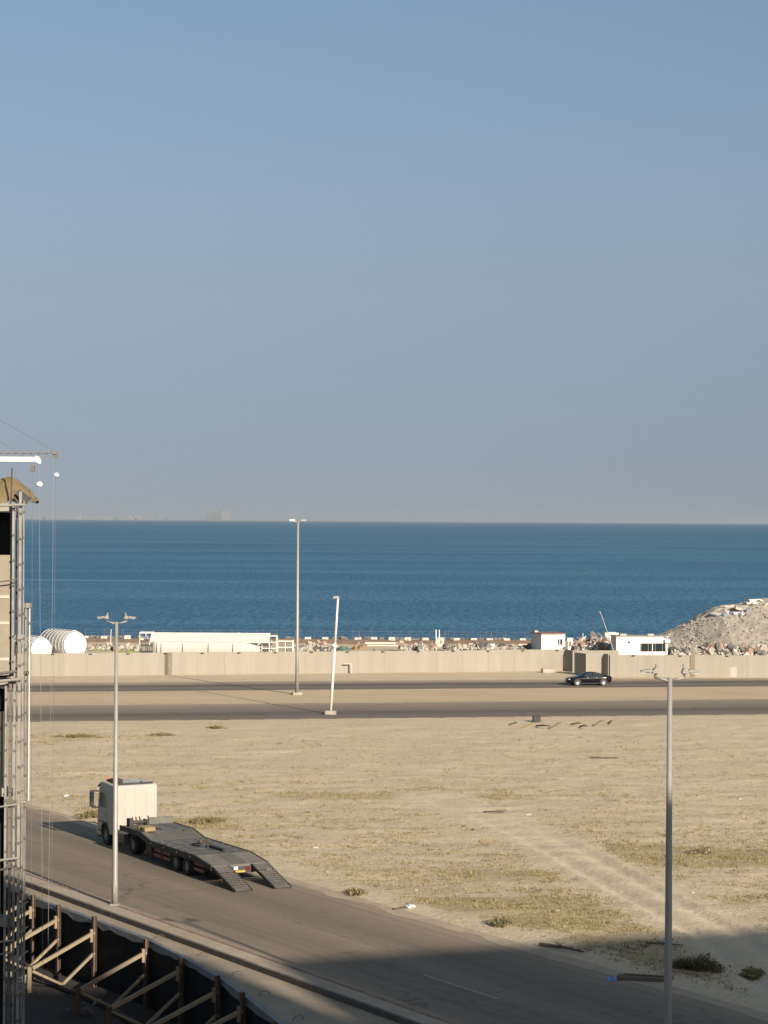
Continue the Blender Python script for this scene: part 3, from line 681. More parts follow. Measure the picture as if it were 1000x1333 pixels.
# ------------------------------------------------------------------ street lamps
def lamp(name, label, base, h, mat, arm=1.55, rz=0.0):
    e = empty(name, base, label, 'street lamp', rz, 'double headed lamps along the near road')
    MB().lathe([(.14, 0), (.14, .9), (.125, 1.0), (.07, h - .15)], (0, 0, .05), n=12).build('pole', mat, e, smooth=True)
    MB().box((0, 0, .03), (.42, .42, .06)).build('base_plate', mat, e)
    MB().box((0, -.145, .7), (.11, .03, .35)).build('service_door', M['pole_dark'], e)
    for s in (-1, 1):
        a = MB().path([(0, 0, h - .2), (s * .45, 0, h - .08), (s * arm * .72, 0, h + .06)], .035, 8).build('arm', mat, e, smooth=True)
        hd = MB().prism([(s * arm * .62, h + .02), (s * arm * .66, h + .14), (s * arm * .8, h + .2), (s * arm * .98, h + .12), (s * arm * .96, h + .02)], -.13, .13).build('lamp_housing', M['pole_dark'], e, bevel=.02)
        MB().prism([(s * arm * .9, h + .09), (s * arm * 1.05, h + .15), (s * arm * 1.6, h + .12), (s * arm * 1.62, h + .08), (s * arm * 1.05, h + .05)], -.12, .12).build('lamp_head', mat, e, bevel=.015)
        MB().box((s * arm * 1.32, 0, h + .055), (arm * .4, .16, .03)).build('lens', M['lampglass'], e)
        MB().tube((s * arm * .74, 0, h + .18), (s * arm * .74, 0, h + .30), .03, n=8).build('photocell', mat, e)
    return e
b1 = gp(152.5, 1178, .03)
lamp('street_lamp', 'grey double headed street lamp in front of the low loader truck', b1, 12.65, M['galv'], arm=.54)
b2 = Vector((px(873.5, 64.1), 64.1, .03))
lamp('street_lamp', 'grey double headed street lamp near the right edge, its lower pole in shadow', b2, 12.65, M['galv'], arm=.54)

tb = gp(388, 905); tl = empty('light_mast', tb, 'tall straight pale mast standing on the coast road median', 'light pole')
MB().lathe([(.19, .25), (.16, 4), (.10, 17.0)], n=12).build('pole', M['galv'], tl, smooth=True)
MB().box((0, 0, .14), (.95, .8, .32), rz=.2).build('footing', M['concrete'], tl, bevel=.05)
for s in (-1, 1):
    MB().bar((0, 0, 16.95), (s * .42, 0, 17.1), .07, .07).build('bracket', M['galv'], tl)
    MB().prism([(s * .25, 17.0), (s * .3, 17.2), (s * .8, 17.22), (s * .85, 17.05)], -.2, .2).build('floodlight', M['pole_dark'] if s > 0 else M['white'], tl, bevel=.02)
lb = gp(432, 930); ll = empty('light_mast', lb, 'shorter pale light pole leaning right at the edge of the coast road', 'light pole')
topx = px(440.5, lb.y) - lb.x; hz = pz(779, 440, lb.y)
lm = MB(); lm.tube((0, 0, .25), (topx * .62, 0, hz * .62), .13, .11, 12); lm.tube((topx * .62, 0, hz * .62), (topx * 1.02, 0, hz), .11, .085, 12); lm.build('pole', M['white'], ll, smooth=True)
MB().box((0, 0, .12), (.95, .8, .42), rz=-.1).build('footing', M['concrete'], ll, bevel=.06)
MB().prism([(topx - .45, hz - .02), (topx - .4, hz + .2), (topx + .1, hz + .22), (topx + .14, hz)], -.14, .14).build('lamp_head', M['galv'], ll, bevel=.02)

# ------------------------------------------------------------------ boundary walls along the coast road
WS = 0.22
def wally(X): return 246.2 + WS * X
wl_ = empty('boundary_wall', (-38, wally(-38), 0), 'long beige panel boundary wall left of the gate opening', 'wall')
def wall_run(e, A, B, h, n, light_step=None, joints=(), t=.22, z0=-.3, cap=True):
    A = Vector((A[0], A[1], 0)); B = Vector((B[0], B[1], 0)); d = B - A; rz = math.atan2(d.y, d.x); o = e.location
    w = d.length / n
    pm = MB().box((0, 0, (h + z0) / 2), (w - .008, t, h - z0)).mesh('wall_panel'); pm.materials.append(M['wall'])
    for i in range(n):
        c = A + d * ((i + .5) / n) - o
        c.z = random.uniform(-.03, .03)
        p = share('wall_panel', pm, e, c, (0, 0, rz + random.uniform(-.004, .004)))
        b = p.modifiers.new('bevel', 'BEVEL'); b.width = .006; b.segments = 1
        if i in joints:
            q = A + d * ((i + 1) / n) - o
            MB().box((0, 0, (h + z0) / 2 + .01), (.5, t + .14, h - z0 - .04)).build('pilaster', M['wall_joint'], e).matrix_local = Matrix.Translation(q) @ Matrix.Rotation(rz, 4, 'Z')
    if light_step:
        k = 0.5
        while k * light_step < d.length:
            q = A + d.normalized() * (k * light_step) - o + Vector((d.y, -d.x, 0)).normalized() * .2
            MB().box((q.x, q.y, h - .08), (.34, .16, .10), rz=rz).build('wall_light', M['chassis'], e, bevel=.02); k += 1
    nb = Vector((d.y, -d.x, 0)).normalized()
    return A, d, nb
A = (-62.0, wally(-62)); B = (px(736, 251.6), 251.6)
_, dl, nbl = wall_run(wl_, A, B, 2.45, 28, 4.1, (12,))
for x, y0, y1, w in ((454, 863, 877, 10),):
    Y = wally(px(x, 246)); c = Vector((px(x, Y), wally(px(x, Y)), 0)) + nbl * .125 - wl_.location
    zt, zb = pz(y0, x, Y), pz(y1, x, Y)
    rz = math.atan2(dl.y, dl.x)
    MB().box((c.x, c.y, zt - .06), (.9, .03, .14), rz=rz).build('pale_patch', M['wall_patch'], wl_)
    MB().box((c.x + .38, c.y + .08, (zt + zb) / 2 - .06), (.16, .03, zt - zb - .1), rz=rz).build('pale_patch', M['wall_patch'], wl_)
# low block at foot of left wall by the gate
c = gp(715, 875.5); lo = MB().box((0, 0, .24), (1.5, .8, .48)).build('concrete_kerb_block', M['concrete'], None, bevel=.04)
lo.location = (c.x, c.y - .2, 0); lo.rotation_euler.z = .2; tag(lo, 'low dark concrete block at the foot of the wall beside the gate', 'block')

wr = empty('boundary_wall', (25.1, 242.3, 0), 'beige boundary wall right of the gate, running past the cabin', 'wall')
A2, d2, nb2 = wall_run(wr, (25.1, 242.3), (80, 243.4), 2.45, 18, 5.2, (2,))
for x, y0, y1 in ((956, 868, 882),):
    c = Vector((px(x, 242.6), 242.6 - .14, pz(875, x, 242.6))) - wr.location
    MB().box((c.x, c.y, c.z), (.7, .03, 1.15)).build('pale_patch', M['wall_patch'], wr)
wg = empty('gate_wall', (22.7, 243.4, 0), 'beige splayed gate walls with shaded sides behind the black car', 'wall')
for a, b_, h in (((22.72, 243.55), (24.55, 243.6), 2.62), ((24.62, 243.62), (25.02, 242.40), 2.5), ((22.66, 243.40), (21.6, 245.7), 2.46), ((20.98, 251.5), (21.72, 249.8), 2.44)):
    wall_run(wg, a, b_, h, 1)
wall_run(wg, (21.9, 250.6), (27, 251.0), 2.40, 1)

# ------------------------------------------------------------------ yard behind the wall
# cylindrical tanks lying on saddles
def tank(label, c, r, Lg, rz, ribs=True):
    e = empty('storage_tank', c, label, 'tank', rz, 'white tanks behind the wall')
    zc = r + .35
    prof = [(.02, -Lg / 2 - .42), (r * .55, -Lg / 2 - .34), (r * .88, -Lg / 2 - .16), (r, -Lg / 2)]
    MB().lathe(prof, (0, 0, zc), 'X', 32).build('front_dome', M['white_clean'], e, smooth=True)
    MB().lathe([(r, -Lg / 2), (r, Lg / 2), (r * .9, Lg / 2 + .15), (.02, Lg / 2 + .4)], (0, 0, zc), 'X', 32).build('shell', M['galv'], e, smooth=True)
    k = -Lg / 2 + .25
    while k < Lg / 2:
        MB().lathe([(r - .02, k - .04), (r + .05, k - .04), (r + .05, k + .04), (r - .02, k + .04)], (0, 0, zc), 'X', 32, caps=False).build('hoop', M['cabgrey'], e); k += .8
    for k in (-Lg * .3, Lg * .3): MB().box((k, 0, .3), (.4, r * 1.5, .8)).build('saddle', M['concrete'], e)
    MB().box((-.2, 0, zc + r + .08), (Lg * .9, .45, .05)).build('walkway', M['white'], e)
    for y in (-.2, .25): MB().lathe([(.09, 0), (.09, .12)], (-Lg / 2 - .36, y * r, zc - r * .35), 'X', 10).build('port', M['galv'], e)
    return e
tY = 262
tank('white domed tank with hooped grey shell behind the wall', (px(76, tY), tY + 3.2, 0), 1.65, 6.5, R(128))
tank('white domed tank mostly hidden behind the facade rails', (px(31, tY - 2), tY + 1.5, -.35), 1.5, 6.5, R(128))
# place: local -X end faces the camera and right

# white shed and hull
sY = 268
sh = empty('open_shed', (px(198, sY), sY, 0), 'long low white shed roof with open rack ends behind the wall', 'shed')
def S(x, y, dy=0): return Vector((px(x, sY), sY + dy, pz(y, x, sY))) - sh.location
w = px(353, sY) - px(198, sY)
zr0 = pz(834, 270, sY); zr1 = pz(824.5, 270, sY)
nsh = 16
for i in range(nsh):
    a = w * i / nsh + .003; b_ = w * (i + 1) / nsh - .003
    MB().add([(a, -2.2, zr0), (b_, -2.2, zr0), (b_, 0.2, zr1 + .02), (a, .2, zr1 + .02), (a, 2.6, zr0), (b_, 2.6, zr0)], [(0, 1, 2, 3), (3, 2, 5, 4)]).build('roof_sheet', M['white'], sh, fix=False)
MB().box((w / 2, .2, zr1 + .03), (w, .3, .06)).build('ridge_cap', M['white'], sh)
for i in range(7):
    for y in (-2.0, 2.4): MB().box((w * i / 6, y, zr0 / 2), (.1, .1, zr0)).build('post', M['white'], sh)
MB().box((w / 2, 2.5, zr0 / 2), (w, .06, zr0 - .05)).build('rear_wall', M['white'], sh)
MB().box((w / 2, -2.1, zr0 - .06), (w, .08, .12)).build('eave_beam', M['white'], sh)
for x in (245, 312): MB().lathe([(.18, 0), (.18, .12), (.05, .22)], S(x, 826, -.0) + Vector((0, .2, 0)), n=10).build('vent', M['white'], sh)
def rack(label, x0, x1, ytop, Y, mat, nsh=4, depth=2.0):
    X0, X1 = px(x0, Y), px(x1, Y); zt = pz(ytop, x0, Y); e = empty('pipe_rack', (X0, Y, 0), label, 'rack', 0, 'white pipe racks behind the wall')
    for x in np.linspace(0, X1 - X0, 3):
        for y in (0, depth): MB().box((x, y, zt / 2), (.08, .08, zt)).build('upright', mat, e)
    for k in range(nsh):
        z = zt * (k + 1) / nsh - .1
        for y in (0, depth): MB().bar((0, y, z), (X1 - X0, y, z), .07, .09).build('rail', mat, e)
        MB().box(((X1 - X0) / 2 + random.uniform(-.2, .2), depth / 2, z + .08), ((X1 - X0) * .95, depth * .6, .07)).build('shelf_load', random.choice([M['white'], M['cream'], M['galv']]), e)
    return e
rack('open white rack with stacked lengths left of the white shed', 183, 199, 823, 270, M['white'])
rack('open white rack with uprights at right end of the white shed', 342, 361, 827, 268.5, M['white'])
rack('low white rack of lengths beside the tall mast', 363, 382, 834, 272, M['white'], 3)
# white hull with a bow
hY = 263.5
hu = empty('boat_hull', (px(201, hY), hY, 0), 'long white hull with a pointed right bow in front of shed', 'boat')
Lh = px(340, hY) - px(201, hY); top = pz(835.5, 270, hY)
st = []; nS = 22
for i in range(nS + 1):
    t = i / nS; x = Lh * t; k = 1 if t < .72 else max(.02, math.sqrt(max(0, 1 - ((t - .72) / .28) ** 1.7)))
    dz = .12 * max(0, (t - .7) / .3) ** 2
    hw = 1.1 * k; zb = .35 + (1 - k) * .95
    st.append([(x, -hw, top - (1 - k) * .85), (x, -hw * 1.0, top - .35 - (1 - k) * .7), (x, -hw * .8, zb + .3), (x, -hw * .35, zb), (x, hw * .35, zb), (x, hw * .8, zb + .3), (x, hw, top - .35 - (1 - k) * .7), (x, hw, top - (1 - k) * .85)])
hb = MB(); hb.add([p for s_ in st for p in s_], [(i * 8 + j, (i + 1) * 8 + j, (i + 1) * 8 + j + 1, i * 8 + j + 1) for i in range(nS) for j in range(7)] + [tuple(range(8))])
hb.build('hull', M['hullwhite'], hu, smooth=True)
dk = MB(); dk.add([p for s_ in st for p in (Vector(s_[0]) + Vector((0, .03, -.05)), Vector(s_[7]) + Vector((0, -.03, -.05)))], [(2 * i, 2 * i + 2, 2 * i + 3, 2 * i + 1) for i in range(nS)])
dk.build('deck', M['white'], hu)
for t in (.04, .08, .28, .52, .75): MB().box((Lh * t, -1.13, top * .55), (.05, .06, top * .8)).build('prop', M['alu_dark'], hu)
for t in (.15, .45, .7): MB().box((Lh * t, 0, .2), (.5, 1.8, .4)).build('cradle', M['timber'], hu)

# shore bund with white blocks
bundY = 309
bnd = MB(); xs = np.linspace(-48, 24, 240); g = []
for x in xs:
    hh = .22 + .40 * float(fbm(np.array([x * .35]), np.array([.5]), .33)[0]); j = 1.2 * float(fbm(np.array([x * .3]), np.array([4.5]), .13)[0])
    g += [(x, bundY - 4.5 - j, -.2), (x, bundY - 2.2 - j, hh), (x, bundY + 1.2, hh * .8), (x, bundY + 3.5, -.3)]
bnd.add(g, [(i * 4 + r, (i + 1) * 4 + r, (i + 1) * 4 + r + 1, i * 4 + r + 1) for i in range(len(xs) - 1) for r in range(3)])
tag(bnd.build('shore_bund', M['bund'], None, smooth=True), kind='structure')
blk = MB().prism([(-.46, 0), (-.42, .72), (.42, .72), (.46, 0)], -.3, .3).mesh('block'); blk.materials.append(M['pinkblock'])
mk = MB().box((0, -.305, .38), (.22, .02, .10)).mesh('mark'); mk.materials.append(M['wall_joint'])
bb = MB().prism([(-.75, -.45), (-.62, .02), (.62, .02), (.75, -.45)], -.45, .45).mesh('plinth'); bb.materials.append(M['bund'])
ORD = ['first', 'second', 'third', 'fourth', 'fifth', 'sixth', 'seventh', 'eighth', 'ninth', 'tenth', 'eleventh', 'twelfth', 'thirteenth', 'fourteenth']
for bi, x in enumerate((112, 137, 167, 402, 424.5, 467, 488, 511, 532, 555, 575, 595.5, 618, 639, 661, 682)):
    Y = bundY - 1; e = empty('shore_block', (px(x, Y), Y + random.uniform(-.4, .4), .02 + random.uniform(-.06, .06)), ('pale shore block, %s from left before the white shed' % ORD[bi] if bi < 3 else 'pale shore block, %s one counting right from the tall mast' % ORD[bi - 3]), 'block', random.uniform(-.08, .08), 'pale blocks lined along the shore')
    share('block', blk, e); share('mark', mk, e); share('plinth', bb, e)
# dark rock revetment at the water's edge
rv = MB(); r = random.Random(77); ico = bmesh.new(); bmesh.ops.create_icosphere(ico, subdivisions=1, radius=.5); iv = [v.co.copy() for v in ico.verts]; ifc = [tuple(v.index for v in f.verts) for f in ico.faces]; ico.free()
for k in range(1500):
    x = r.uniform(-62, 40); y = r.uniform(315.5, 324); sz = r.uniform(.35, 1.0); z = -.05 - (y - 316) * .28 + r.uniform(-.1, .25) if y > 316 else r.uniform(-.1, .2)
    rv.add([Vector((v.x * sz * r.uniform(.8, 1.2), v.y * sz * r.uniform(.8, 1.2), v.z * sz * .7)) + Vector((x, y, z)) for v in iv], ifc)
tag(rv.build('shore_rocks', ROCKS[2], None, fix=False), 'dark rocks heaped along the water edge behind the yard', 'rocks', kind='stuff')
# shore fence
fe = empty('shore_fence', (px(120, 315), 315, -.2), 'thin wire fence with slender posts along the sea edge', 'fence')
X0, X1 = px(112, 315), px(700, 315); k = 0; x = X0
pm = MB().tube((0, 0, 0), (0, 0, 1.55), .03, n=6).mesh('post'); pm.materials.append(M['alu_dark'])
while x < X1:
    share('post', pm, fe, (x - fe.location.x, random.uniform(-.1, .1), random.uniform(-.1, .1)), (random.uniform(-.04, .04), random.uniform(-.04, .04), 0)); x += 2.75
for z in (.6, 1.0, 1.4): MB().tube((X0 - fe.location.x, 0, z), (X1 - fe.location.x, 0, z), .012, n=4).build('wire', M['wire'], fe)
# slim poles in the yard
for i, (x, y0, Y, r, lab) in enumerate(((145, 819, 300, .05, 'slim pale pole standing left of the near double lamp head'), (468, 822, 305, .05, 'short slim pole above the ochre sheet pile'),
        (569, 819.5, 296, .09, 'taller of the white twin posts near the shore blocks'), (573, 820, 297, .08, 'right one of the white twin posts near the shore blocks'), (580, 823, 300, .04, 'thin pole just right of the white twin posts'),
        (626, 826, 300, .04, 'thin tilted pole among the shore blocks left of the small cabin'), (640, 822, 303, .05, 'thin pole rising behind a shore block near small cabin'), (760.5, 824, 288, .05, 'thin white pole above the rubble left of the main cabin'))):
    h = pz(y0, x, Y); e = empty('pole', (px(x, Y), Y, -.1), lab, 'pole')
    MB().tube((0, 0, 0), (random.uniform(-.08, .08), 0, h + .1), r, r * .8, 8).build('shaft', M['white'] if r > .06 or i in (0, 7) else M['alu_dark'], e)
    MB().box((0, 0, .12), (.35, .35, .24)).build('foot', M['concrete'], e)
ln = empty('leaning_pole', (px(803, 270), 268.2, pz(853, 803, 268)), 'long thin pale pole leaning left against the main cabin', 'pole')
MB().tube((0, 0, -.8), (px(782, 268) - px(803, 268), .9, pz(799, 782, 269) - ln.location.z), .06, .045, 8).build('shaft', M['alu'], ln)
MB().tube((px(782, 268) - px(803, 268), .9, pz(799, 782, 269) - ln.location.z - .04), (px(780.5, 268) - px(803, 268), .95, pz(796, 782, 269) - ln.location.z), .03, .02, 6).build('tip', M['white'], ln)

# sheets, planks and stored goods
def lump(name, label, cat, x0, x1, ytop, Y, mat, depth=1.6, seed=0):
    X0, X1 = px(x0, Y), px(x1, Y); W_ = X1 - X0; Y -= 9; X0, X1 = px(x0, Y), px(x1, Y); W_ = X1 - X0; h = pz(ytop, x0, Y) * 1.15; n = 18; m = 9; r = random.Random(seed)
    mb = MB(); g = []
    for j in range(m):
        for i in range(n):
            u = i / (n - 1) * 2 - 1; v = j / (m - 1) * 2 - 1
            f = max(0, 1 - abs(u) ** 4) * max(0, 1 - abs(v) ** 2.2) * (.62 + .55 * mnoise.noise((u * 3.1 + 7 * seed, v * 2.2, 3.3)) + .3 * mnoise.noise((u * 8 + seed, v * 5, 1.3)))
            g.append((W_ / 2 * u, depth * v, -.1 + h * f * (.75 + .4 * mnoise.noise((u * 2.3 + seed, v * 2, seed))) + r.uniform(-.03, .03)))
    mb.add(g, [(j * n + i, j * n + i + 1, (j + 1) * n + i + 1, (j + 1) * n + i) for j in range(m - 1) for i in range(n - 1)])
    o = mb.build(name, mat, None, smooth=True, fix=False); o.location = ((X0 + X1) / 2, Y, 0); return tag(o, label, cat)
lump('sheet_pile', 'crumpled teal green sheet pile behind the leaning pole', 'tarp', 438, 458, 837, 298, M['teal'], seed=1)
lump('sheet_pile', 'ochre brown sheet pile right of the teal green one', 'tarp', 458, 480, 834.5, 300, M['ochre'], seed=2)
lump('sheet_pile', 'yellow green netting spread low left of near lamp', 'netting', 113, 150, 843, 293, M['lime'], seed=3)
lump('sheet_pile', 'yellow green netting spread low right of near lamp', 'netting', 152, 184, 842.5, 292, M['lime'], seed=4)
lump('sheet_pile', 'flat dark teal sheet below the white planks', 'tarp', 478, 503, 843.5, 293, M['teal'], seed=5)
PILES = [('brown soil and block heap below the first shore blocks right of tall mast', 396, 437, 837, 4), ('grey brown heap right of the long white beams', 521, 546, 839, 0), ('dark scrap heap left of the white twin posts', 545, 569, 838.5, 2),
   ('mixed reddish scrap heap right of the white twin posts', 580, 612, 840, 4), ('small grey gravel heap behind the tall mast', 380, 397, 840, 2), ('low broken block heap left of the narrow white box', 613, 637, 839.5, 0), ('low pale scrap heap left of the small cabin', 645, 694, 842, 1),
   ('low brown heap of scrap between hooped tank and near lamp', 108, 150, 841, 4), ('low grey heap of scrap left of the shed rack', 152, 184, 841, 0)]
for x0, x1, y, Y, lab in ((476, 519, 836, 301, 'upper of two long white beams beside the ochre pile'), (479, 522, 839.5, 299, 'lower of two long white beams beside the ochre pile')):
    z = pz(y, x0, Y); L_ = px(x1, Y) - px(x0, Y); e = empty('stored_beam', (px(x0, Y), Y, 0), lab, 'beam')
    MB().box((L_ / 2, 0, z - .12), (L_, .5, .28)).build('beam', M['cream'], e, bevel=.02)
    for t in (.1, .5, .9): MB().box((L_ * t, 0, (z - .27) / 2), (.25, .5, max(.05, z - .27))).build('support', M['timber'], e)
def crate(label, x0, x1, y0, Y, mat, top=None):
    X0, X1 = px(x0, Y), px(x1, Y); h = pz(y0, x0, Y); e = empty('storage_box', ((X0 + X1) / 2, Y, 0), label, 'box')
    MB().box((0, .5, h / 2), (X1 - X0, 1.0, h)).build('body', mat, e, bevel=.02)
    MB().box((0, .5, h + .03), (X1 - X0 + .12, 1.1, .06)).build('lid', top or M['cream'], e)
    MB().box((0, -.01, h * .55), ((X1 - X0) * .35, .03, h * .4)).build('hatch', M['wall_joint'], e)
crate('white box with a dark hatch nearest the small cabin', 663, 672, 841, 292, M['white_clean'], M['redtrim'])
crate('beige box next to the small cabin side', 676, 693, 838, 297, M['pinkblock'], M['redtrim'])
crate('narrow white box with dark hatch left of the white hatch box', 637, 645, 838.5, 294, M['white_clean'])
crate('small white cabinet standing right of the small cabin', 739.5, 747, 831, 291, M['white'])
crate('small pale cabinet between the shore blocks and scrap piles', 612, 616, 838, 296, M['white'])
crate('pale stack of boxes with posts by the white twin posts', 570, 579, 831, 299, M['cream'])

# cabins
def cabin(name, label, x0, xc, x1, ytop, Y, rz, wins, roofmat, depth=2.5, extra=None):
    h = pz(ytop, x1, Y); X0, X1 = px(xc, Y), px(x1, Y); w = X1 - X0
    e = empty(name, (X0, Y, 0), label, 'cabin', rz)
    # wall shells around window openings: front wall built of pieces
    def front(a, b_, z0, z1): 
        if b_ - a > .01 and z1 - z0 > .01: MB().box(((a + b_) / 2, .06, (z0 + z1) / 2), (b_ - a, .12, z1 - z0)).build('front_wall', M['white'], e)
    cur = 0
    for (wx0, wx1, wz0, wz1, np_) in wins:
        front(cur, wx0, 0, h); front(wx0, wx1, 0, wz0); front(wx0, wx1, wz1, h); cur = wx1
        f = MB()
        for a, b_, c, d_ in ((wx0, wx1, wz0, wz0 + .08), (wx0, wx1, wz1 - .08, wz1)): f.box(((a + b_) / 2, .04, (c + d_) / 2), (b_ - a, .14, d_ - c))
        for a in [wx0] + [wx0 + (wx1 - wx0) * (i + 1) / np_ for i in range(np_)]: f.box((a + (.04 if a == wx0 else -.04), .04, (wz0 + wz1) / 2), (.08, .14, wz1 - wz0 - .16))
        wf = f.build('window', M['white_clean'], e)
        for i in range(np_):
            a = wx0 + (wx1 - wx0) * i / np_ + .06; b_ = wx0 + (wx1 - wx0) * (i + 1) / np_ - .06
            MB().box(((a + b_) / 2, .07, (wz0 + wz1) / 2), (b_ - a, .03, wz1 - wz0 - .14)).build('pane', M['glass'], wf)
    front(cur, w, 0, h)
    MB().box((.06, depth / 2 + .06, h / 2), (.12, depth - .12, h)).build('side_wall', M['cabgrey'], e)
    MB().box((w - .06, depth / 2 + .06, h / 2), (.12, depth - .12, h)).build('side_wall', M['cabgrey'], e)
    MB().box((w / 2, depth + .02, h / 2), (w, .1, h)).build('back_wall', M['cabgrey'], e)
    MB().box((w / 2, depth / 2, .06), (w - .3, depth - .3, .1)).build('floor', M['chassis'], e)
    MB().box((w / 2, depth / 2, h + .06), (w + .2, depth + .3, .12)).build('roof', roofmat, e, bevel=.02)
    for i in range(int(w / .9)): MB().box((.9 * (i + .5), -.012, h / 2), (.025, .02, h - .1)).build('cladding_rib', M['cream'], e)
    return e, w, h
e, w, h = cabin('site_cabin', 'small white cabin with a dark window and shade-grey side', 693, 706, 738.5, 826, 284, R(15), [(2.15, 2.95, 1.05, 1.95, 2)], M['redtrim'], depth=4.2)
MB().box((.3, 3.2, h + .2), (.5, .6, .3)).build('roof_box', M['galv'], e)
e, w, h = cabin('site_cabin', 'long white cabin with a wide two pane window beside rubble', 796, 803.5, 872, 829.5, 272, R(7), [(2.95, 6.3, .95, 2.15, 2)], M['galv'], depth=3.0)
MB().lathe([(.14, -.05), (.14, .02)], (1.6, 0, 2.2), 'Y', 10).build('vent', M['glass'], e)
MB().box((.95, -.02, 1.0), (.8, .05, 1.9)).build('door', M['white_clean'], e)
MB().box((w - .25, -.2, h + .05), (.35, .3, .1)).build('gutter_box', M['galv'], e)
MB().tube((w - .12, -.12, h), (w - .3, -.12, .2), .045, n=8).build('downpipe', M['white_clean'], e)
for x in (1.1, 4.6): MB().box((x, 1.2, h + .22), (.8, .6, .22)).build('roof_unit', M['galv'], e)
MB().box((7.0 - .55, -.18, 2.35), (.7, .36, .42)).build('air_conditioner', M['cabgrey'], e, bevel=.02)
MB().box((.95, -.055, 1.05), (.06, .03, .12)).build('door_handle', M['chassis'], e)
for k in range(3): MB().box((1.2 + k * 2.4, -.03, .12), (.5, .3, .24)).build('foot_block', M['concrete'], e)
bk = empty('water_tank', (px(797, 284), 284, 0), 'white box tank behind the left end of the long cabin', 'tank')
hb_ = pz(823.5, 797, 284); MB().box((0, 0, hb_ - .55), (1.8, 1.4, 1.1)).build('box', M['white'], bk, bevel=.05)
for x in (-.7, .7):
    for y in (-.5, .5): MB().box((x, y, (hb_ - 1.1) / 2), (.12, .12, hb_ - 1.1)).build('leg', M['galv'], bk)
MB().box((0, 0, hb_ + .03), (1.0, .8, .08)).build('lid', M['cream'], bk)

# rubble heaps: larger chunks are parts, the small stuff is one mesh
def rubble(label, x0, x1, ytopf, Y, depth, n, seed, kmin=.35, kmax=1.0):
    r = random.Random(seed); X0, X1 = px(x0, Y), px(x1, Y)
    e = empty('rubble_heap', ((X0 + X1) / 2, Y, 0), label, 'rubble'); sm = MB()
    def hgt(X, y):
        t = (X - X0) / (X1 - X0); x = x0 + (x1 - x0) * t
        return pz(ytopf(x), x, Y) * max(.1, 1 - (abs(y) / depth) ** 1.5)
    gg = []; nn, m = 26, 9
    for j in range(m):
        for i in range(nn):
            X = X0 + (X1 - X0) * i / (nn - 1); y = depth * (j / (m - 1) * 2 - 1)
            gg.append((X - e.location.x, y, hgt(X, y) * .8 - .15 + r.uniform(-.1, .1)))
    MB().add(gg, [(j * nn + i, j * nn + i + 1, (j + 1) * nn + i + 1, (j + 1) * nn + i) for j in range(m - 1) for i in range(nn - 1)]).build('core', ROCKS[0], e, fix=False)
    for i in range(n):
        X = r.uniform(X0, X1); y = r.uniform(-depth, depth * .3); k = r.uniform(kmin, kmax)
        share('chunk', r.choice(CHUNKS), e, (X - e.location.x, y, hgt(X, y) * .85 + r.uniform(-.2, .1)), (r.random() * 6, r.random() * 6, r.random() * 6), (k * r.uniform(.8, 1.5), k, k))
    for i in range(n * 5):
        X = r.uniform(X0, X1); y = r.uniform(-depth, depth * .3); k = r.uniform(.06, .2)
        sm.box((X - e.location.x, y, hgt(X, y) * .82 + .02), (k * 2, k * 1.3, k), M=Matrix.Rotation(r.random() * 6, 3, Vector((r.random() - .5, r.random() - .5, r.random() - .5)).normalized()))
    tag(sm.build('small_rubble', ROCKS[3], e), kind='stuff')
    return e
for i, (lab, x0, x1, yt, mi) in enumerate(PILES):
    rubble(lab, x0, x1, lambda x, a=yt, b=x0: a + 1.6 * math.sin((x - b) * .37 + a) + 1.2 * math.sin(x * .9), 289 - (i % 3) * 2, 2.2, int((x1 - x0) * 1.1), 40 + i, .22, .75)
rb = rubble('pinkish rubble heap between the two white cabins', 748, 797, lambda x: 836 - 9 * math.exp(-((x - 778) / 13) ** 2) - 3 * math.sin(x * .4), 279, 3.0, 80, 3)
for i in range(10):
    r_ = random.Random(i); a = Vector((r_.uniform(-2.2, 1.6), -2.4, r_.uniform(.8, 2.4)))
    MB().bar(a, a + Vector((r_.uniform(-1.2, 1.2), r_.uniform(-.3, .3), r_.uniform(.1, 1.0))), .08, .12).build('broken_beam', r_.choice([M['timber'], M['redtrim'], M['alu_dark'], M['white']]), rb)
rubble('long grey and pink rubble heap in front of the sand mound', 872, 1046, lambda x: 839 - 5 * math.exp(-((x - 932) / 16) ** 2) - 2 * math.sin(x * .23) - 2 * math.sin(x * .11 + 1), 264, 3.2, 170, 5, .4, 1.15)

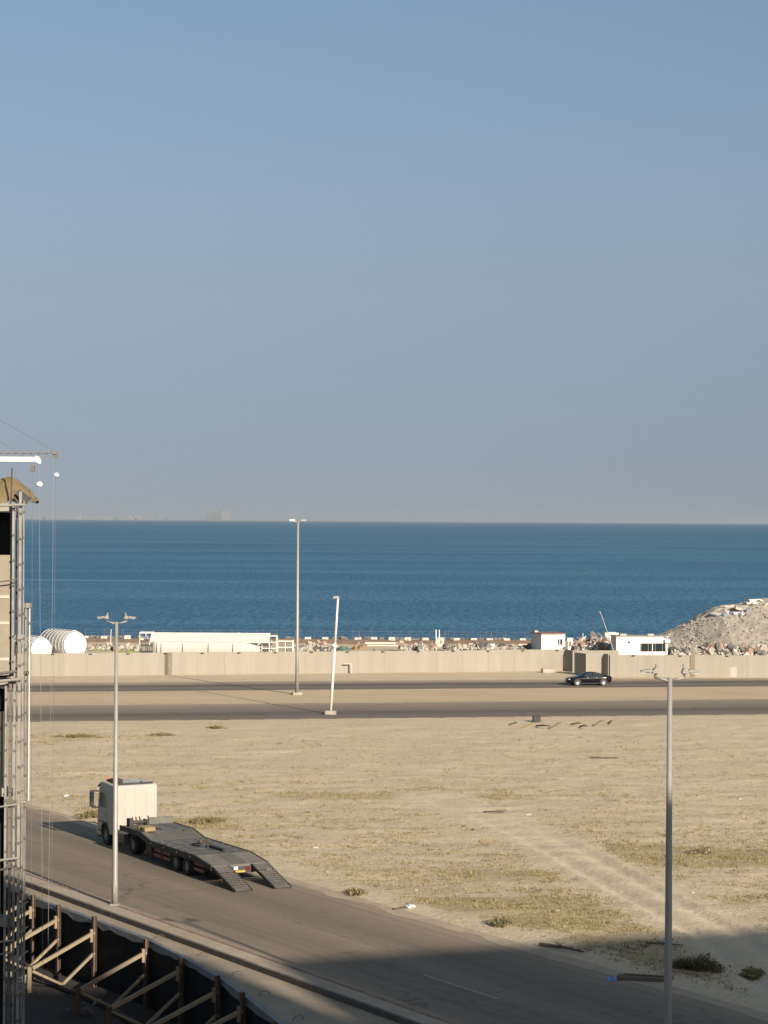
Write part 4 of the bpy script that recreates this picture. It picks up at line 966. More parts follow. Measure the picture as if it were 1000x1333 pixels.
# spoil mound
def make_mound():
    X0, X1, Y0, Y1 = 36.0, 84.0, 276.0, 338.0; nx, ny = 240, 200
    X, Y = np.meshgrid(np.linspace(X0, X1, nx), np.linspace(Y0, Y1, ny))
    crest = np.interp(X, [36, 40, 44, 47.5, 50, 54, 60, 66, 84], [-.2, .9, 3.0, 5.0, 5.3, 6.1, 6.6, 6.6, 3.0]) + .35 * (fbm(X * .5, Y * .1, .21) - .5)
    cy = 312.0
    t = (Y - cy)
    slope = np.where(t < 0, np.maximum(-1, 1 + t / (crest * 2.6 + 4)), np.maximum(-1, 1 - np.maximum(0, t - 4) / (crest * 1.7 + 2)))
    gul = fbm(X * .55 + Y * .32, Y * .10 - X * .05, .55) - .5
    Z = np.minimum(crest, crest * slope) + np.where(t < -.5, gul * 1.1, 0) * np.clip(slope, 0, 1) + .28 * (fbm(X * 1.6, Y * 1.6, .44, 3) - .5)
    Z = np.maximum(Z, -1.9)
    mb = MB(); mb.v = list(map(tuple, np.stack([X.ravel(), Y.ravel(), Z.ravel()], 1)))
    i = np.arange(nx * ny).reshape(ny, nx)
    mb.f = list(map(tuple, np.stack([i[:-1, :-1], i[:-1, 1:], i[1:, 1:], i[1:, :-1]], -1).reshape(-1, 4)))
    m, nt, b = nodes('spoil heap')
    v = wpos(nt); n1 = noise(nt, v, .35, 6, .7); n2 = noise(nt, v, 2.2, 5, .75)
    c = ramp(nt, n1, [(.3, (.30, .262, .205)), (.5, (.41, .36, .285)), (.72, (.50, .435, .335))])
    c = mixc(nt, ramp(nt, n2, [(.35, .6), (.55, 0.0)]), c, (.22, .195, .155)); c = mixc(nt, ramp(nt, n2, [(.62, 0.0), (.78, .6)]), c, (.55, .50, .42))
    nt.links.new(c, b.inputs['Base Color']); b.inputs['Roughness'].default_value = .95; bump(nt, b, n2, .25)
    e = empty('spoil_mound', (54, cy, 0), 'large grey tan spoil mound with pale crest at right by the sea', 'mound')
    mb.v = [(p[0] - 54, p[1] - cy, p[2]) for p in mb.v]
    mb.build('mound', m, e, smooth=True, fix=False)
    def zat(x, y):
        ix = int(round((x - X0) / (X1 - X0) * (nx - 1))); iy = int(round((y - Y0) / (Y1 - Y0) * (ny - 1))); return Z[max(0, min(ny - 1, iy)), max(0, min(nx - 1, ix))]
    r = random.Random(12); sm = MB()
    for k in range(46):
        x = r.uniform(42, 70); y = r.uniform(292, 312); s = r.uniform(.2, .7)
        share('boulder', r.choice([CHUNKS[0], CHUNKS[0], CHUNKS[2]]), e, (x - 54, y - cy, zat(x, y) + s * .1), (r.random() * 6, r.random() * 6, 0), (s, s, s * .8))
    for k in range(1100):
        x = r.uniform(40, 80); y = r.uniform(286, 313); s = r.uniform(.06, .22)
        sm.box((x - 54, y - cy, zat(x, y) + s * .2), (s * 1.6, s * 1.2, s), M=Matrix.Rotation(r.random() * 6, 3, Vector((r.random() - .5, r.random() - .5, r.random() - .4)).normalized()))
    tag(sm.build('small_stones', ROCKS[0], e), kind='stuff')
    # pale dumped slabs and sheets along the crest
    for k in range(46):
        x = 47.2 + k * .62 + r.uniform(-.4, .4); y = cy + r.uniform(-2.2, .4); s = r.uniform(.5, 1.3)
        share('crest_slab', PALE[k % 5] if k % 9 else PALE[5], e, (x - 54, y - cy, zat(x, y) + r.uniform(0.0, .22)), (r.uniform(-.3, .3), r.uniform(-.3, .3), r.random() * 6), (s * 1.5, s, s * .55))
    for k in range(7):
        x = 48.2 + k * .55; y = cy - 3.2 + r.uniform(-.6, .6)
        share('crest_slab', PALE[5] if k % 2 else PALE[6], e, (x - 54, y - cy, zat(x, y) + .12), (.35, r.uniform(-.2, .2), r.random()), (1.0, .5, .4))
PALE = [slabby('crest_slab', 50 + i, ROCKS[3] if i % 2 else M['pinkblock']) for i in range(5)] + [slabby('crest_slab', 60, M['cabgrey']), slabby('crest_slab', 61, simple('faded blue sheet', (0.17, 0.20, 0.26), .7))]
make_mound()

# ------------------------------------------------------------------ far coast across the water
CY = 40000.0
fc = MB(); xs = np.linspace(px(20, CY), px(1040, CY), 160); g = []
for x in xs:
    hh = 4 + 8 * float(fbm(np.array([x * .004]), np.array([.3]), .77)[0]); g += [(x, CY - 60, -3), (x, CY, hh), (x, CY + 400, hh), (x, CY + 600, -3)]
fc.add(g, [(i * 4 + r, (i + 1) * 4 + r, (i + 1) * 4 + r + 1, i * 4 + r + 1) for i in range(len(xs) - 1) for r in range(3)])
tag(fc.build('far_coast', M['coast_land'], None), kind='structure')
def far_block(label, x0, x1, h, mat, d=0, group=None, steps=1):
    X0, X1 = px(x0, CY), px(x1, CY); e = empty('far_building', ((X0 + X1) / 2, CY - 30 + d, 0), label, 'building', 0, group)
    MB().box((0, 20, h / 2), (X1 - X0, 40, h)).build('wall', mat, e)
    MB().box(((X1 - X0) * .12, 20, h + 2), ((X1 - X0) * .4, 20, 4)).build('roof_house', mat, e)
r = random.Random(4)
for i in range(44):
    x = 42 + i * 5.0 + r.uniform(-1.5, 1.5) if i < 36 else 545 + (i - 36) * 58 + r.uniform(-12, 12); wd = r.uniform(2.0, 5.5)
    far_block('pale low building in the hazy line across the sea', x, x + wd, r.uniform(40, 92) if i < 36 else r.uniform(18, 40), M['coast'], 0, 'pale far shore buildings')
far_block('tallest grey tower of the faint cluster on the horizon', 282, 288, 195, M['coast_dark'], 60)
far_block('broad grey block left of the tall tower on horizon', 268, 281, 150, M['coast_dark'], 90)
far_block('pale block right of the tall tower on horizon', 288.5, 298, 175, M['coast'], 60)

# ------------------------------------------------------------------ wheels
def wheel_meshes(r, w, nm):
    ty = MB().lathe([(r * .58, -w / 2), (r * .9, -w / 2), (r, -w * .36), (r, w * .36), (r * .9, w / 2), (r * .58, w / 2)], axis='Y', n=28, caps=False).mesh('tyre', True); ty.materials.append(M['rubber'])
    ri = MB().lathe([(.03, -w * .1), (r * .2, -w * .12), (r * .24, w * .10), (r * .50, w * .18), (r * .60, w * .46), (r * .60, -w * .4)], axis='Y', n=28, caps=False).mesh('rim', True); ri.materials.append(M['rim'])
    hb = MB().lathe([(.02, w * .34), (r * .16, w * .32), (r * .2, w * .05)], axis='Y', n=14, caps=False).mesh('hub', True); hb.materials.append(M['alu'])
    nut = MB()
    for k in range(8):
        a = k / 8 * 2 * math.pi; nut.lathe([(.025, w * .12), (.025, w * .2)], (math.cos(a) * r * .34, 0, math.sin(a) * r * .34), 'Y', 6)
    nt_ = nut.mesh('wheel_nuts'); nt_.materials.append(M['rim'])
    return ty, ri, hb, nt_
def add_wheel(parent, ms, loc, side):
    e = share('wheel', ms[0], parent, loc, (0, 0, 0 if side > 0 else math.pi))
    for m, n in zip(ms[1:], ('rim', 'hub', 'wheel_nuts')): share(n, m, e)
    return e

# ------------------------------------------------------------------ low loader trailer
TH = .5075
hv = Vector((-math.sin(TH), math.cos(TH), 0)); TRZ = math.atan2(hv.y, hv.x)
tr = empty('lowbed_trailer', (-6.725, 103.533, 0), 'grey low loader trailer with ramps lowered at road edge', 'trailer', TRZ)
W2 = 1.45; zh, zd, zg = .85, 1.08, 1.35; sE, s1, s0, sG = 1.91, 7.3, 8.6, 11.3
def deckpart(name, prof, t=.14, mat='deck', y=W2):
    pl = prof + [(a, z - t) for a, z in reversed(prof)]
    return MB().prism(pl, -y, y).build(name, M[mat], tr, bevel=.012)
dm = deckpart('main_deck', [(sE, zd), (s1, zd)]); bv = deckpart('beavertail', [(0, zh), (sE - .02, zd)]); nk = deckpart('neck_slope', [(s1 + .02, zd), (s0 - .02, zg)]); gk = deckpart('gooseneck_deck', [(s0, zg), (sG, zg)])
# deck plates seams and cleats
def cleats(parent, sa, za, sb, zb, n, y0, y1, w=.05, h=.035, mat='deck_rib'):
    for k in range(n):
        t = (k + .5) / n; s = sa + (sb - sa) * t; z = za + (zb - za) * t
        MB().bar((s, y0, z + h / 2 - .004), (s, y1, z + h / 2 - .004), w, h).build('cleat', M[mat], parent)
cleats(bv, .05, zh, sE, zd, 11, -W2 + .06, -.42); cleats(bv, .05, zh, sE, zd, 11, .42, W2 - .06)
for sx in (2.9, 3.9, 4.9, 5.9, 6.6): MB().bar((sx, -W2 + .05, zd + .004), (sx, W2 - .05, zd + .004), .05, .02).build('deck_seam', M['deck_rib'], dm)
for yy in (-.75, 0, .75): MB().bar((sE + .1, yy, zd + .003), (s1 - .1, yy, zd + .003), .04, .018).build('deck_seam', M['deck_rib'], dm)
for yy in (-.7, .7): MB().bar((s0 + .1, yy, zg + .003), (sG - .1, yy, zg + .003), .04, .018).build('deck_seam', M['deck_rib'], gk)
# side rails and belly beams
for s_ in (-1, 1):
    y = s_ * (W2 + .012)
    MB().prism([(0, zh + .02), (sE, zd + .03), (s1, zd + .03), (s0, zg + .03), (sG, zg + .03), (sG, zg - .22), (s0 + .1, zg - .24), (s1 + .1, zd - .26), (sE, zd - .26), (0, zh - .22)], y - .03, y + .03).build('side_rail', M['chassis'], tr)
    MB().prism([(.2, zh - .2), (sE, zd - .2), (s1, zd - .2), (s0, zg - .2), (sG - .6, zg - .2), (sG - .6, zg - .36), (s0 + .2, zg - .4), (s1 + .3, .55), (1.8, .55), (.2, .5)], s_ * .55 - .08, s_ * .55 + .08).build('belly_beam', M['chassis'], tr)
    for a, b_ in ((5.0, 5.85), (6.0, 6.9), (1.0, 2.1)):
        for z in (.45, .72): MB().box(((a + b_) / 2, s_ * (W2 - .05), z), (b_ - a, .05, .15)).build('side_board', M['redbrown'], tr)
    for k in (4.95, 5.92, 6.95): MB().box((k, s_ * (W2 - .09), .62), (.07, .07, .62)).build('board_hanger', M['chassis'], tr)
    MB().box((7.55, s_ * (W2 - .2), .72), (.7, .42, .5)).build('tool_box', M['chassis'], tr, bevel=.02)
    MB().prism([(2.2, .9), (2.35, .96), (5.0 - .25, .96), (4.85, .9)], s_ * (W2 - .4), s_ * (W2 - .02)).build('mudguard', M['chassis'], tr)
    for k in range(4): MB().lathe([(.05, 0), (.05, .05)], (2.4 + k * 1.6, s_ * (W2 + .04), zd - .1), 'Y', 8).build('side_marker', M['chassis'], tr)
tw = wheel_meshes(.43, .30, 'trailer')
for s in (3.01, 4.32):
    for sd in (-1, 1): add_wheel(tr, tw, (s, sd * (W2 - .18), .43), sd)
    MB().tube((s, -W2 + .3, .43), (s, W2 - .3, .43), .07, n=10).build('axle', M['chassis'], tr)
# rear beam with lamps and plate
MB().box((-.02, 0, zh - .26), (.1, W2 * 2 - .1, .3)).build('rear_beam', M['chassis'], tr)
for s_ in (-1, 1): MB().box((-.08, s_ * .38, zh - .22), (.04, .22, .12)).build('tail_light', M['redlight'], tr)
MB().box((-.09, .02, zh - .33), (.03, .52, .09)).build('number_plate', M['yellow'], tr)
MB().box((-.1, .26, zh - .17), (.04, .22, .15)).build('lamp_box', M['white'], tr)
# ramps
def make_ramp(yc):
    rl = 2.65; w = .84; e = bpy.data.objects.new('ramp', None); C.objects.link(e); e.parent = tr
    e.location = (-.06, yc, zh - .02); e.rotation_euler = (0, -math.asin((zh - .08) / rl), math.pi) if False else (0, 0, 0)
    sl = math.asin((zh - .09) / rl)
    def P(t, y, z=0): return Vector((-t * math.cos(sl) - z * math.sin(sl), y, -t * math.sin(sl) + z * math.cos(sl)))
    for y in (-w / 2, w / 2): MB().bar(P(0, y, -.05), P(rl, y, -.05), .06, .14).build('ramp_rail', M['chassis'], e)
    for k in range(1, 6): MB().bar(P(.75, -w / 2 + w * k / 6, -.01), P(rl - .3, -w / 2 + w * k / 6, -.01), .055, .05).build('ramp_rail', M['deck'], e)
    for k in range(3): MB().bar(P(.16 + k * .2, -w / 2, .0), P(.16 + k * .2, w / 2, .0), .19, .03, up=P(0, 0, 1)).build('tread', M['deck'], e)
    for k in range(7): MB().bar(P(.86 + k * .22, -w / 2, .0), P(.86 + k * .22, w / 2, .0), .09, .045, up=P(0, 0, 1)).build('rung', M['deck'], e)
    MB().bar(P(rl - .2, -w / 2, -.02), P(rl - .2, w / 2, -.02), .36, .03, up=P(0, 0, 1)).build('toe_plate', M['deck'], e)
    MB().bar(P(.86, 0, -.13), P(rl - .3, 0, -.13), w - .1, .01, up=P(0, 0, 1)).build('hole_shade', M['black'], e)  # black sheet below the rungs stands in for shade in the open holes
    return e
make_ramp(W2 - .44); make_ramp(-W2 + .44)
for s_ in (-1, 1):
    MB().box((2.3, s_ * (W2 - .22), .46), (.03, .42, .55)).build('mud_flap', M['rubber'], tr)
    for k in range(6): MB().lathe([(.035, 0), (.07, 0), (.07, .03), (.035, .03)], (2.6 + k * .8, s_ * (W2 - .18), zd + .004), 'Z', 10).build('lashing_ring', M['chassis'], tr)
MB().path([(6.6, -1.0, zd + .04), (6.2, -.8, zd + .03), (5.9, -1.05, zd + .03), (5.4, -.7, zd + .03), (5.0, -.9, zd + .03)], .03, 6).build('lashing_chain', M['rust'], tr)
# gooseneck fittings
MB().box((sG - .12, -.75, zg + .17), (.12, 1.35, .34)).build('headboard', M['deck'], tr)
MB().box((sG - .12, -.05, zg + .22), (.06, .06, .44)).build('headboard_post', M['chassis'], tr)
wnch = MB().lathe([(.16, -.35), (.16, -.3), (.09, -.3), (.09, .3), (.16, .3), (.16, .35)], (sG - .5, .65, zg + .2), 'Y', 16).build('winch_drum', M['chassis'], tr, smooth=False)
MB().box((sG - .5, 1.12, zg + .2), (.45, .22, .42)).build('winch_motor', M['chassis'], tr, bevel=.03); MB().box((sG - .5, .2, zg + .15), (.4, .16, .3)).build('winch_motor', M['chassis'], tr, bevel=.03)
MB().box((sG + .05, .0, zg + .05), (.16, .95, .1)).build('hose_tray', M['white'], tr)
MB().tube((sG - .8, .45, zg + .04), (s0 + .4, .15, zg + .02), .03, n=6).build('winch_cable', M['chassis'], tr)
for s_ in (-1, 1): MB().box((s0 - .2, s_ * .9, zg - .03), (.25, .3, .06)).build('stake_pocket', M['chassis'], tr)
def on_deck(name, label, cat, s, y, z, rz, build):
    p = Vector((-6.725, 103.533, 0)) + hv * s + Vector((-hv.y, hv.x, 0)) * y; e = empty(name, (p.x, p.y, z), label, cat, TRZ + rz); build(e)
on_deck('steel_bar', 'dark steel bar lying on the trailer deck', 'bar', 3.2, -.30, zd + .02, .05, lambda e: (MB().box((0, 0, .06), (1.5, .16, .12)).build('bar', M['black'], e), MB().box((.85, .0, .05), (.2, .3, .1)).build('end_lug', M['chassis'], e)))
on_deck('chain_pile', 'small dark heap of chain ahead of the bar on the trailer deck', 'chain', 4.75, .02, zd + .02, .3, lambda e: [MB().lathe([(.05, -.03), (.11, -.03), (.11, .03), (.05, .03)], (random.uniform(-.28, .28), random.uniform(-.15, .15), .04 + .03 * (k % 2)), 'Z', 10).build('link', M['black'], e) for k in range(16)])
on_deck('timber_block', 'tan timber blocks lying at the near edge of the gooseneck deck', 'timber', 9.0, .95, zg + .02, .12, lambda e: [MB().box((k * .3 - .3, random.uniform(-.06, .06), .1), (.24, .62, .2)).build('block', M['amber'], e, bevel=.01) for k in range(3)])
on_deck('oil_can', 'small brown can standing on the middle of the trailer deck', 'can', 5.7, -.55, zd + .02, 0, lambda e: (MB().lathe([(.08, 0), (.08, .12), (.05, .16)], n=12).build('can', M['rust'], e), MB().lathe([(.03, .16), (.03, .2)], n=8).build('cap', M['black'], e)))

# ------------------------------------------------------------------ tractor unit
tk = empty('truck_tractor', Vector((-6.725, 103.533, 0)) + hv * 10.2, 'white cab over tractor truck with orange beacon coupled to the trailer', 'truck', TRZ)
for s_ in (-1, 1): MB().box((2.1, s_ * .42, .82), (5.6, .09, .26)).build('chassis_rail', M['chassis'], tk)
xr, xf = 2.55, 4.85; CW = 1.22
cabp = [(xr, 1.0), (xr, 3.12), (xr + .10, 3.22), (xf - .75, 3.30), (xf - .45, 3.22), (xf - .20, 2.85), (xf - .02, 1.75), (xf + .02, 1.05), (xf, .42), (xf - .62, .42), (xf - .66, .92), (xf - .86, 1.16), (xf - 1.36, 1.16), (xf - 1.58, .92), (xf - 1.62, .62), (xr + .1, .62)]
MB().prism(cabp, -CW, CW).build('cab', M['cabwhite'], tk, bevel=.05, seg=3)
MB().box((xr - .012, 0, 2.1), (.03, 2.3, 2.0)).build('rear_panel', M['cabwhite'], tk, bevel=.01)
MB().prism([(xf - .44, 3.20), (xf - .19, 2.84), (xf - .03, 1.80), (xf - .0, 1.80), (xf - .16, 2.86), (xf - .42, 3.23)], -CW + .1, CW - .1).build('windscreen', M['glass'], tk)
MB().prism([(xf - .5, 3.20), (xf - .15, 3.02), (xf + .12, 2.92), (xf + .10, 2.98), (xf - .12, 3.10), (xf - .48, 3.26)], -CW + .05, CW - .05).build('sun_visor', M['black'], tk)
MB().box((xf + .02, 0, 1.4), (.05, 1.9, .55)).build('grille', M['black'], tk); MB().box((xf + .03, 0, .62), (.12, 2.44, .36)).build('bumper', M['white'], tk, bevel=.04)
for s_ in (-1, 1):
    y = s_ * (CW + .006)
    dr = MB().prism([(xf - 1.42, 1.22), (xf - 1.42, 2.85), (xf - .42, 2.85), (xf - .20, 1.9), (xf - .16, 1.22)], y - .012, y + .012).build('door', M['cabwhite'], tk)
    MB().prism([(xf - 1.34, 1.98), (xf - 1.34, 2.72), (xf - .50, 2.72), (xf - .34, 2.1), (xf - .5, 1.92)], y - .02 + s_ * .01, y + .02 + s_ * .004).build('side_window', M['cabglass'], dr)
    MB().box((xf - 1.25, y + s_ * .03, 1.62), (.2, .04, .05)).build('handle', M['black'], dr)
    MB().prism([(xf - 1.42, 1.17), (xf - 1.42, 1.21), (xf - .14, 1.21), (xf - .14, 1.17)], y - .015, y + .013).build('shut_line', M['chassis'], tk)
    if s_ > 0: MB().prism([(xr - .24, .95), (xr - .24, 3.0), (xr - .16, 3.14), (xr + .02, 3.18), (xr + .02, .95)], s_ * (CW - .02) - .025, s_ * (CW - .02) + .025).build('side_deflector', M['chassis'], tk)
    # mirrors ahead of the door
    MB().box((xf + .12, s_ * (CW + .28), 2.32), (.14, .24, .86)).build('mirror', M['black'], tk, bevel=.05); MB().box((xf + .04, s_ * (CW + .28), 2.42), (.02, .19, .5)).build('mirror_glass', M['glass'], tk)
    for z in (2.72, 1.86): MB().bar((xf - .1, s_ * (CW - .02), z), (xf + .12, s_ * (CW + .28), z - .0), .05, .06).build('mirror_arm', M['black'], tk)
    MB().box((xf + .05, s_ * (CW - .3), .7), (.08, .38, .2)).build('headlight', M['lampglass'], tk, bevel=.03)
    MB().prism([(xf - 1.66, .5), (xf - 1.60, .94), (xf - 1.38, 1.19), (xf - .84, 1.19), (xf - .62, .94), (xf - .58, .5), (xf - .66, .5), (xf - .70, .9), (xf - .88, 1.10), (xf - 1.34, 1.10), (xf - 1.52, .9), (xf - 1.58, .5)], s_ * (CW - .02) - .04, s_ * (CW - .02) + .05).build('wheel_arch', M['chassis'], tk)
    for z in (.38, .7): MB().box((xf - .35, s_ * (CW - .03), z), (.4, .12, .05)).build('step', M['chassis'], tk)
    MB().box((1.75, s_ * 1.0, .62), (1.2, .5, .52)).build('fuel_tank', M['alu_dark'] if s_ > 0 else M['chassis'], tk, bevel=.08)
    MB().prism([(-.62, .72), (-.5, 1.0), (-.2, 1.12), (.2, 1.12), (.5, 1.0), (.62, .72), (.58, .72), (.47, .97), (.18, 1.08), (-.18, 1.08), (-.47, .97), (-.58, .72)], s_ * .98 - .29, s_ * .98 + .29).build('mudguard', M['chassis'], tk)
twh = wheel_meshes(.51, .32, 'truck'); dwh = wheel_meshes(.51, .56, 'drive')
for s_ in (-1, 1): add_wheel(tk, twh, (xf - 1.11, s_ * 1.04, .51), s_); add_wheel(tk, dwh, (0, s_ * .96, .51), s_)
MB().tube((0, -.8, .51), (0, .8, .51), .1, n=10).build('axle', M['chassis'], tk); MB().tube((xf - 1.11, -.9, .51), (xf - 1.11, .9, .51), .07, n=10).build('axle', M['chassis'], tk)
for y in (-.62, 0, .62): MB().box((xr - .03, y, 2.1), (.02, .035, 1.9)).build('panel_rib', M['cabwhite'], tk)
for y in (-.2, 0, .2):
    MB().path([(xr - .03, y, 1.55), (xr - .35, y * 1.2, 1.25), (xr - .8, y * .8, 1.32), (xr - 1.15, y * .5, 1.5)], .022, 6).build('air_hose', M['redlight'] if y == 0 else M['black'], tk)
for s_ in (-1, 1): MB().box((-.72, s_ * .98, .62), (.03, .55, .62)).build('mud_flap', M['rubber'], tk)
MB().lathe([(.45, 1.12), (.45, 1.2)], (.3, 0, 0), n=20).build('fifth_wheel', M['chassis'], tk)
be = MB().lathe([(.09, 3.24), (.09, 3.46), (.05, 3.5)], (xf - .72, .92, 0), n=12).build('beacon', M['orange'], tk, smooth=True)
MB().box((xf - 1.25, .72, 3.36), (.7, .6, .2)).build('roof_unit', M['black'], tk, bevel=.04); MB().box((xr + .15, 0.0, 3.28), (.18, 2.0, .06)).build('roof_rail', M['chassis'], tk)
MB().tube((xr + .1, -.35, 3.25), (xr + .1, -.35, 3.4), .05, n=8).build('horn', M['chassis'], tk)
MB().tube((xr - .25, .3, .9), (xr - .25, .3, 1.5), .07, n=10).build('exhaust', M['chassis'], tk)

# ------------------------------------------------------------------ black saloon on the coast road
cb = gp(768.5, 892.7, .02); car = empty('saloon_car', (cb.x, cb.y + .9, .02), 'glossy black saloon car with bright wheels on the coast road', 'car', math.pi + math.atan(SL))
# local +x forward (photo left), stations: x, half width, z low, z belt, z top, half width top
Lc = 4.75
stn = [(-2.37, .62, .42, .78, .84, .55), (-2.30, .80, .26, .92, .98, .70), (-1.95, .90, .22, .96, 1.02, .78), (-1.45, .92, .20, .95, 1.16, .70), (-.95, .92, .20, .94, 1.33, .62), (-.4, .92, .20, .93, 1.41, .60),
       (.1, .92, .20, .92, 1.41, .60), (.5, .92, .20, .91, 1.30, .63), (.95, .92, .20, .90, 1.04, .72), (1.25, .92, .20, .89, .93, .76), (1.7, .90, .22, .85, .88, .72), (2.15, .84, .25, .76, .79, .64), (2.33, .70, .30, .66, .69, .55), (2.38, .55, .38, .58, .60, .45)]
bd = MB(); n = 9
for (x, hw, z0, zb, zt, wt) in stn:
    half = [(hw * .93, z0), (hw, z0 + (zb - z0) * .35), (hw * .99, z0 + (zb - z0) * .75), (hw * .94, zb), (wt, zt - (zt - zb) * .12 if zt - zb > .1 else zt - .01), (wt * .8, zt)]
    ringp = half + [(0, zt + .012)] + [(-a, z) for a, z in reversed(half)]
    bd.v += [(x, a, z) for a, z in ringp]
m_ = 13
bd.f = [(i * m_ + j, (i + 1) * m_ + j, (i + 1) * m_ + j + 1, i * m_ + j + 1) for i in range(len(stn) - 1) for j in range(m_ - 1)] + [(i * m_ + m_ - 1, (i + 1) * m_ + m_ - 1, (i + 1) * m_, i * m_) for i in range(len(stn) - 1)] + [tuple(range(m_)), tuple(range((len(stn) - 1) * m_, len(stn) * m_))]
body = bd.build('body', M['carpaint'], car, smooth=True); sbs = body.modifiers.new('sub', 'SUBSURF'); sbs.levels = 2; sbs.render_levels = 2
for s_ in (-1, 1):
    for pts in ([(-1.55, .985), (-1.2, 1.20), (-.75, 1.33), (-.25, 1.365), (-.25, .97)], [(-.18, .97), (-.18, 1.365), (.15, 1.36), (.5, 1.23), (.98, .985), (.9, .965)]):
        def yy(z): return s_ * (.875 - (z - .95) * .62 + .012)
        MB().add([(a, yy(z), z) for a, z in pts], [tuple(range(len(pts)))]).build('side_window', M['glass'], car)
    MB().bar((-1.6, s_ * .885, .965), (1.0, s_ * .885, .945), .02, .025).build('window_trim', M['black'], car)
    MB().box((.78, s_ * 1.0, 1.0), (.16, .2, .12)).build('mirror', M['carpaint'], car, bevel=.03)
    MB().box((2.2, s_ * .6, .66), (.24, .32, .1)).build('headlight', M['lampglass'], car, bevel=.03); MB().box((-2.29, s_ * .62, .82), (.1, .36, .12)).build('tail_light', M['redlight'], car, bevel=.02)
    for k in (0.34, -.62): MB().box((k, s_ * .925, .82), (.18, .03, .03)).build('door_handle', M['chrome'], car)
    MB().bar((-1.2, s_ * .93, .27), (1.0, s_ * .93, .27), .04, .06).build('sill', M['black'], car)
ct = MB().lathe([(.235, -.1), (.30, -.1), (.335, -.07), (.335, .07), (.30, .1), (.235, .1)], axis='Y', n=24, caps=False).mesh('tyre', True); ct.materials.append(M['rubber'])
cr = MB()
cr.lathe([(.24, .09), (.255, .095), (.255, -.08), (.235, -.08)], axis='Y', n=24, caps=False)
for k in range(10):
    a = k / 10 * 2 * math.pi; cr.bar((math.cos(a) * .05, .07, math.sin(a) * .05), (math.cos(a) * .25, .085, math.sin(a) * .25), .02, .06, up=(0, 1, 0))
cr.lathe([(.01, .1), (.06, .095), (.06, .05)], axis='Y', n=12, caps=False)
crm = cr.mesh('rim'); crm.materials.append(M['chrome'])
arch = MB().lathe([(.02, 0), (.38, 0), (.38, .02), (.02, .02)], axis='Y', n=24, caps=False).mesh('wheel_well'); arch.materials.append(M['black'])
for x in (-1.40, 1.42):
    for s_ in (-1, 1):
        w_ = share('wheel', ct, car, (x, s_ * .86, .335), (0, 0, 0 if s_ > 0 else math.pi)); share('rim', crm, w_); share('wheel_well', arch, car, (x, s_ * .905, .36), (0, 0, 0 if s_ > 0 else math.pi))

# ------------------------------------------------------------------ the lot: debris, shrubs, dry grass
def stick(x0, y0, x1, y1, r, lab, mat='twig', lift=.06):
    a = gp(x0, y0); b_ = gp(x1, y1); c = (a + b_) / 2
    c.z = float(ground_z(np.array([c.x]), np.array([c.y]))[0]); e = empty('stick', c, lab, 'stick')
    mid = Vector((random.uniform(-.1, .1), random.uniform(-.1, .1), lift + r)); A_ = a - c; B_ = b_ - c; A_.z = r + .01; B_.z = lift * 1.5 + r
    MB().tube(A_, mid, r, r * .9, 7).build('stem', M[mat], e); MB().tube(mid, B_, r * .9, r * .5, 7).build('stem', M[mat], e)
    MB().tube(mid, mid + Vector((random.uniform(-.4, .4), random.uniform(-.3, .3), .25)), r * .5, r * .25, 5).build('twig', M[mat], e)
stick(706, 1233, 764, 1246, .07, 'long dark plank like stick on the verge in shadow edge')
stick(845, 1231, 893, 1237, .04, 'thin dark stick lying in the shaded lot right of the lamp')
for i, (x, y, dx, dy) in enumerate(((664, 944, 12, 1), (682, 948, 14, -3), (700, 946, 18, 4), (718, 949, 15, -4), (745, 944, 14, 2), (757, 947, 10, 3), (775, 946, 12, -3), (796, 944, 9, -5))):
    stick(x, y, x + dx, y + dy, .07, 'dry stick, %s from left in the scattered line by the dark block' % ORD_[i], 'amber' if i % 3 == 1 else 'twig', .16)
for o in [o for o in bpy.data.objects if o.name.startswith('stick') and o.get('label', '').startswith('dry stick, ')]: o['group'] = 'scattered sticks by the coast road'
def deb(name, label, cat, x, y, parts, rz=0):
    g = gp(x, y); g.z = float(ground_z(np.array([g.x]), np.array([g.y]))[0]) - .02; e = empty(name, g, label, cat, rz)
    for nm, c, s, mt in parts: MB().box(c, s).build(nm, M[mt], e, bevel=.01)
    return e
deb('concrete_block', 'dark square block with plank on the sand near the coast road', 'block', 700, 940, [('block', (0, 0, .28), (.62, .6, .56), 'black'), ('plank', (.75, .05, .5), (1.0, .5, .06), 'ply')], .1)
deb('board', 'dark weathered board lying flat beside the blue bag', 'board', 843, 1275, [('board', (0, 0, .06), (2.1, .9, .05), 'ply'), ('batten', (.1, .3, .11), (1.8, .08, .06), 'ply'), ('batten', (-.1, -.3, .11), (1.8, .08, .06), 'ply')], -.25)
deb('board', 'dark broken board on bare sand in middle of the lot', 'board', 645, 1058.5, [('board', (0, 0, .08), (1.1, .5, .08), 'ply'), ('splinter', (.5, .2, .14), (.6, .1, .08), 'twig')], .15)
deb('board', 'dark flat scrap strip on pale sand below the stick line', 'board', 789, 987.5, [('board', (0, 0, .05), (1.9, .55, .07), 'ply'), ('splinter', (-.7, .2, .12), (.7, .12, .06), 'twig')], -.08)
deb('board', 'thin dark scrap near the near road edge left of white bag', 'board', 524, 1184, [('board', (0, 0, .05), (.7, .2, .05), 'ply'), ('splinter', (.2, .1, .1), (.3, .06, .05), 'twig')], .5)
